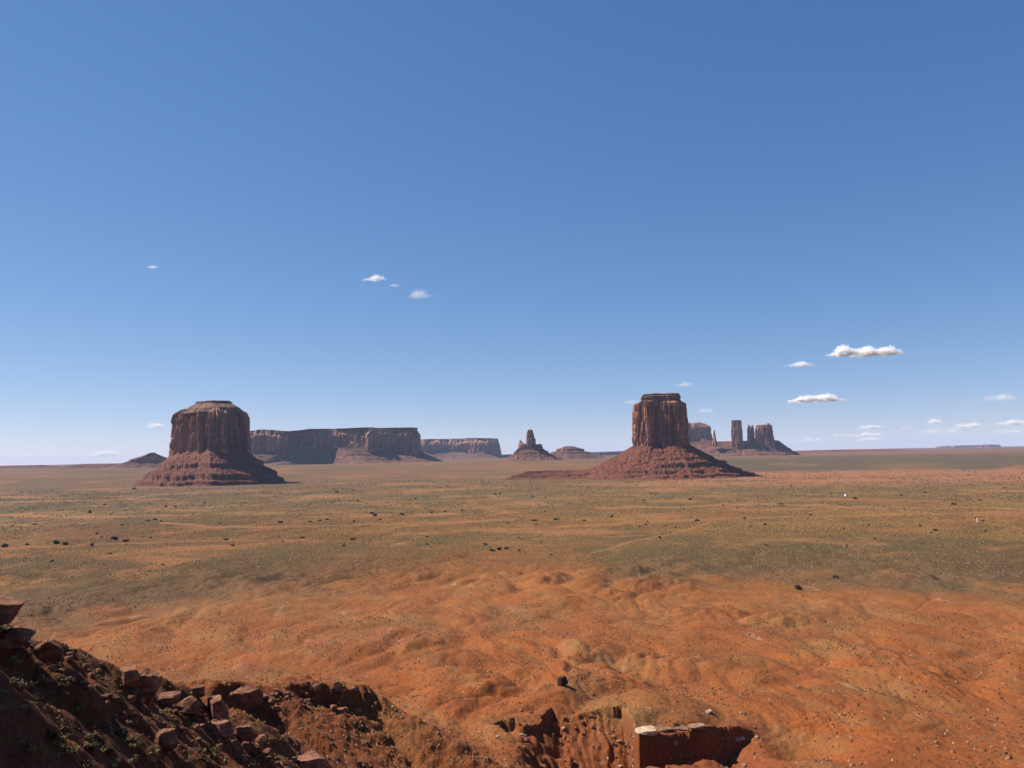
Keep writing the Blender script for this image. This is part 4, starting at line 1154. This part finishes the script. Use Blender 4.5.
def cloud(x0, x1, y0, y1, D, kind, label, group=None, seed=0):
    """a drift of small soft puffs, thick in the middle and thinning out to its edges"""
    g = np.random.default_rng(seed)
    xc = (x0 + x1) / 2; c = pix(xc, y1, D); s = D / F
    wpx, hpx = x1 - x0, y1 - y0
    w = wpx * s; h = hpx * s
    nl = max(5, int(wpx / 4))
    n = int(wpx * hpx * (2.6, 1.7, 1.3)[kind])
    t = (np.arange(nl) + g.uniform(0.2, 0.8, nl)) / nl
    env = np.sin(np.pi * np.clip(t, 0.05, 0.95)) ** 0.7 * (0.35 + 0.65 * np.clip(0.5 + 0.9 * noise2(np.arange(nl) * 0.45, np.full(nl, 0.5), seed), 0, 1)) * g.uniform(0.75, 1.0, nl)
    lc = np.stack([(t - 0.5) * w * 0.92, g.normal(0, 0.12, nl) * w * 0.3, env * h * 0.33], -1)
    wt = env ** 2; wt /= wt.sum()
    k = g.choice(nl, n, p=wt)
    q = g.normal(size=(n, 3)); q = q / np.linalg.norm(q, axis=1)[:, None] * g.random(n)[:, None] ** 0.75
    P = lc[k] + q * np.stack([np.full(n, w / nl * 1.5), env[k] * h * 1.0, env[k] * h * 0.62], -1)
    P[:, 0] += P[:, 2] * g.normal(0.25, 0.1)
    P[:, 2] = np.where(P[:, 2] < 0, P[:, 2] * 0.15, P[:, 2])
    r = s * g.uniform(0.6, 1.9, n)
    O = np.array([[1, 0, 0], [0, 1, 0], [-1, 0, 0], [0, -1, 0], [0, 0, .8], [0, 0, -.8]], float)
    V = (P[:, None, :] + O[None] * (r[:, None, None] * g.uniform(0.7, 1.4, (n, 6, 1)))).reshape(-1, 3)
    T = np.array([[0, 1, 4], [1, 2, 4], [2, 3, 4], [3, 0, 4], [1, 0, 5], [2, 1, 5], [3, 2, 5], [0, 3, 5]])
    me = mesh_np("cloud", V, (np.arange(n)[:, None, None] * 6 + T[None]).reshape(-1, 3), True)
    z = max(c[2], HAZE_TOP + 60)
    o = link("cloud", me, MC[kind], None, (c[0], c[1], z))
    o.rotation_euler = (0, -math.radians(1.0), 0)
    tag(o, label, "cloud", group)

CL = [
    (826, 864, 341, 355, 15000, 0, "left puff of the largest white cloud on the right"),
    (845, 903, 340, 355, 15200, 0, "largest elongated white cloud, upper right above the horizon"),
    (786, 814, 358, 366, 16000, 1, "small double cloud left below the largest white cloud"),
    (788, 845, 390, 401, 18000, 0, "long flat-based white cloud right of the tall butte"),
    (975, 1018, 388, 400, 20000, 2, "faint slanting cloud near the right picture edge"),
    (362, 387, 272, 280, 12000, 1, "small bright cloud high in the sky left of centre"),
    (388, 400, 282, 286, 12000, 2, "tiny wisp between the two small high clouds left of centre"),
    (403, 433, 286, 297, 12000, 2, "ragged faint cloud high in the sky, right of its bright neighbour"),
    (145, 165, 420, 427, 22000, 1, "small white cloud just left of the broad butte's top"),
    (146, 159, 262, 268, 12000, 2, "barely visible wisp high on the left"),
    (674, 693, 379, 386, 18000, 2, "faint small cloud above the tall butte's right shoulder"),
    (697, 716, 405, 412, 20000, 2, "faint small cloud above the blocky hazy mesa"),
    (624, 640, 397, 403, 20000, 2, "faint tiny cloud left of the tall butte's top"),
    (86, 120, 451, 459, 40000, 1, "low streak of cloud left of the outcrop near the horizon"),
    (40, 70, 453, 459, 42000, 2, "low faint cloud bank near the left horizon"),
    (14, 34, 456, 461, 42000, 2, "lowest faint cloud at the far left horizon"),
    (858, 882, 422, 428, 34000, 1, "small low cloud above the horizon group, right of the stone pillars"),
    (848, 886, 430, 436, 38000, 1, "low flat cloud beneath the small low cloud on the right"),
    (832, 852, 431, 436, 38000, 2, "thin low cloud at the left of the right horizon bank"),
    (856, 884, 438, 445, 42000, 1, "lowest cloud close above the far right plain"),
    (792, 828, 430, 442, 40000, 2, "faint cloud bank right of the narrow dark butte"),
    (901, 912, 424, 429, 34000, 2, "tiny low puff alone between the right horizon clouds"),
    (925, 942, 416, 423, 32000, 1, "small rounded cloud over the right horizon bank"),
    (915, 968, 424, 433, 36000, 2, "wide faint cloud below the small rounded cloud"),
    (953, 988, 420, 427, 34000, 1, "flat low cloud right of the small rounded cloud"),
    (994, 1040, 416, 424, 34000, 1, "low cloud cut by the right picture edge"),
    (985, 1040, 424, 433, 36000, 2, "faint low cloud under the one cut by the right edge"),
]
for i, c in enumerate(CL):
    cloud(*c, None, 700 + i)
print("objects:", len(bpy.data.objects))
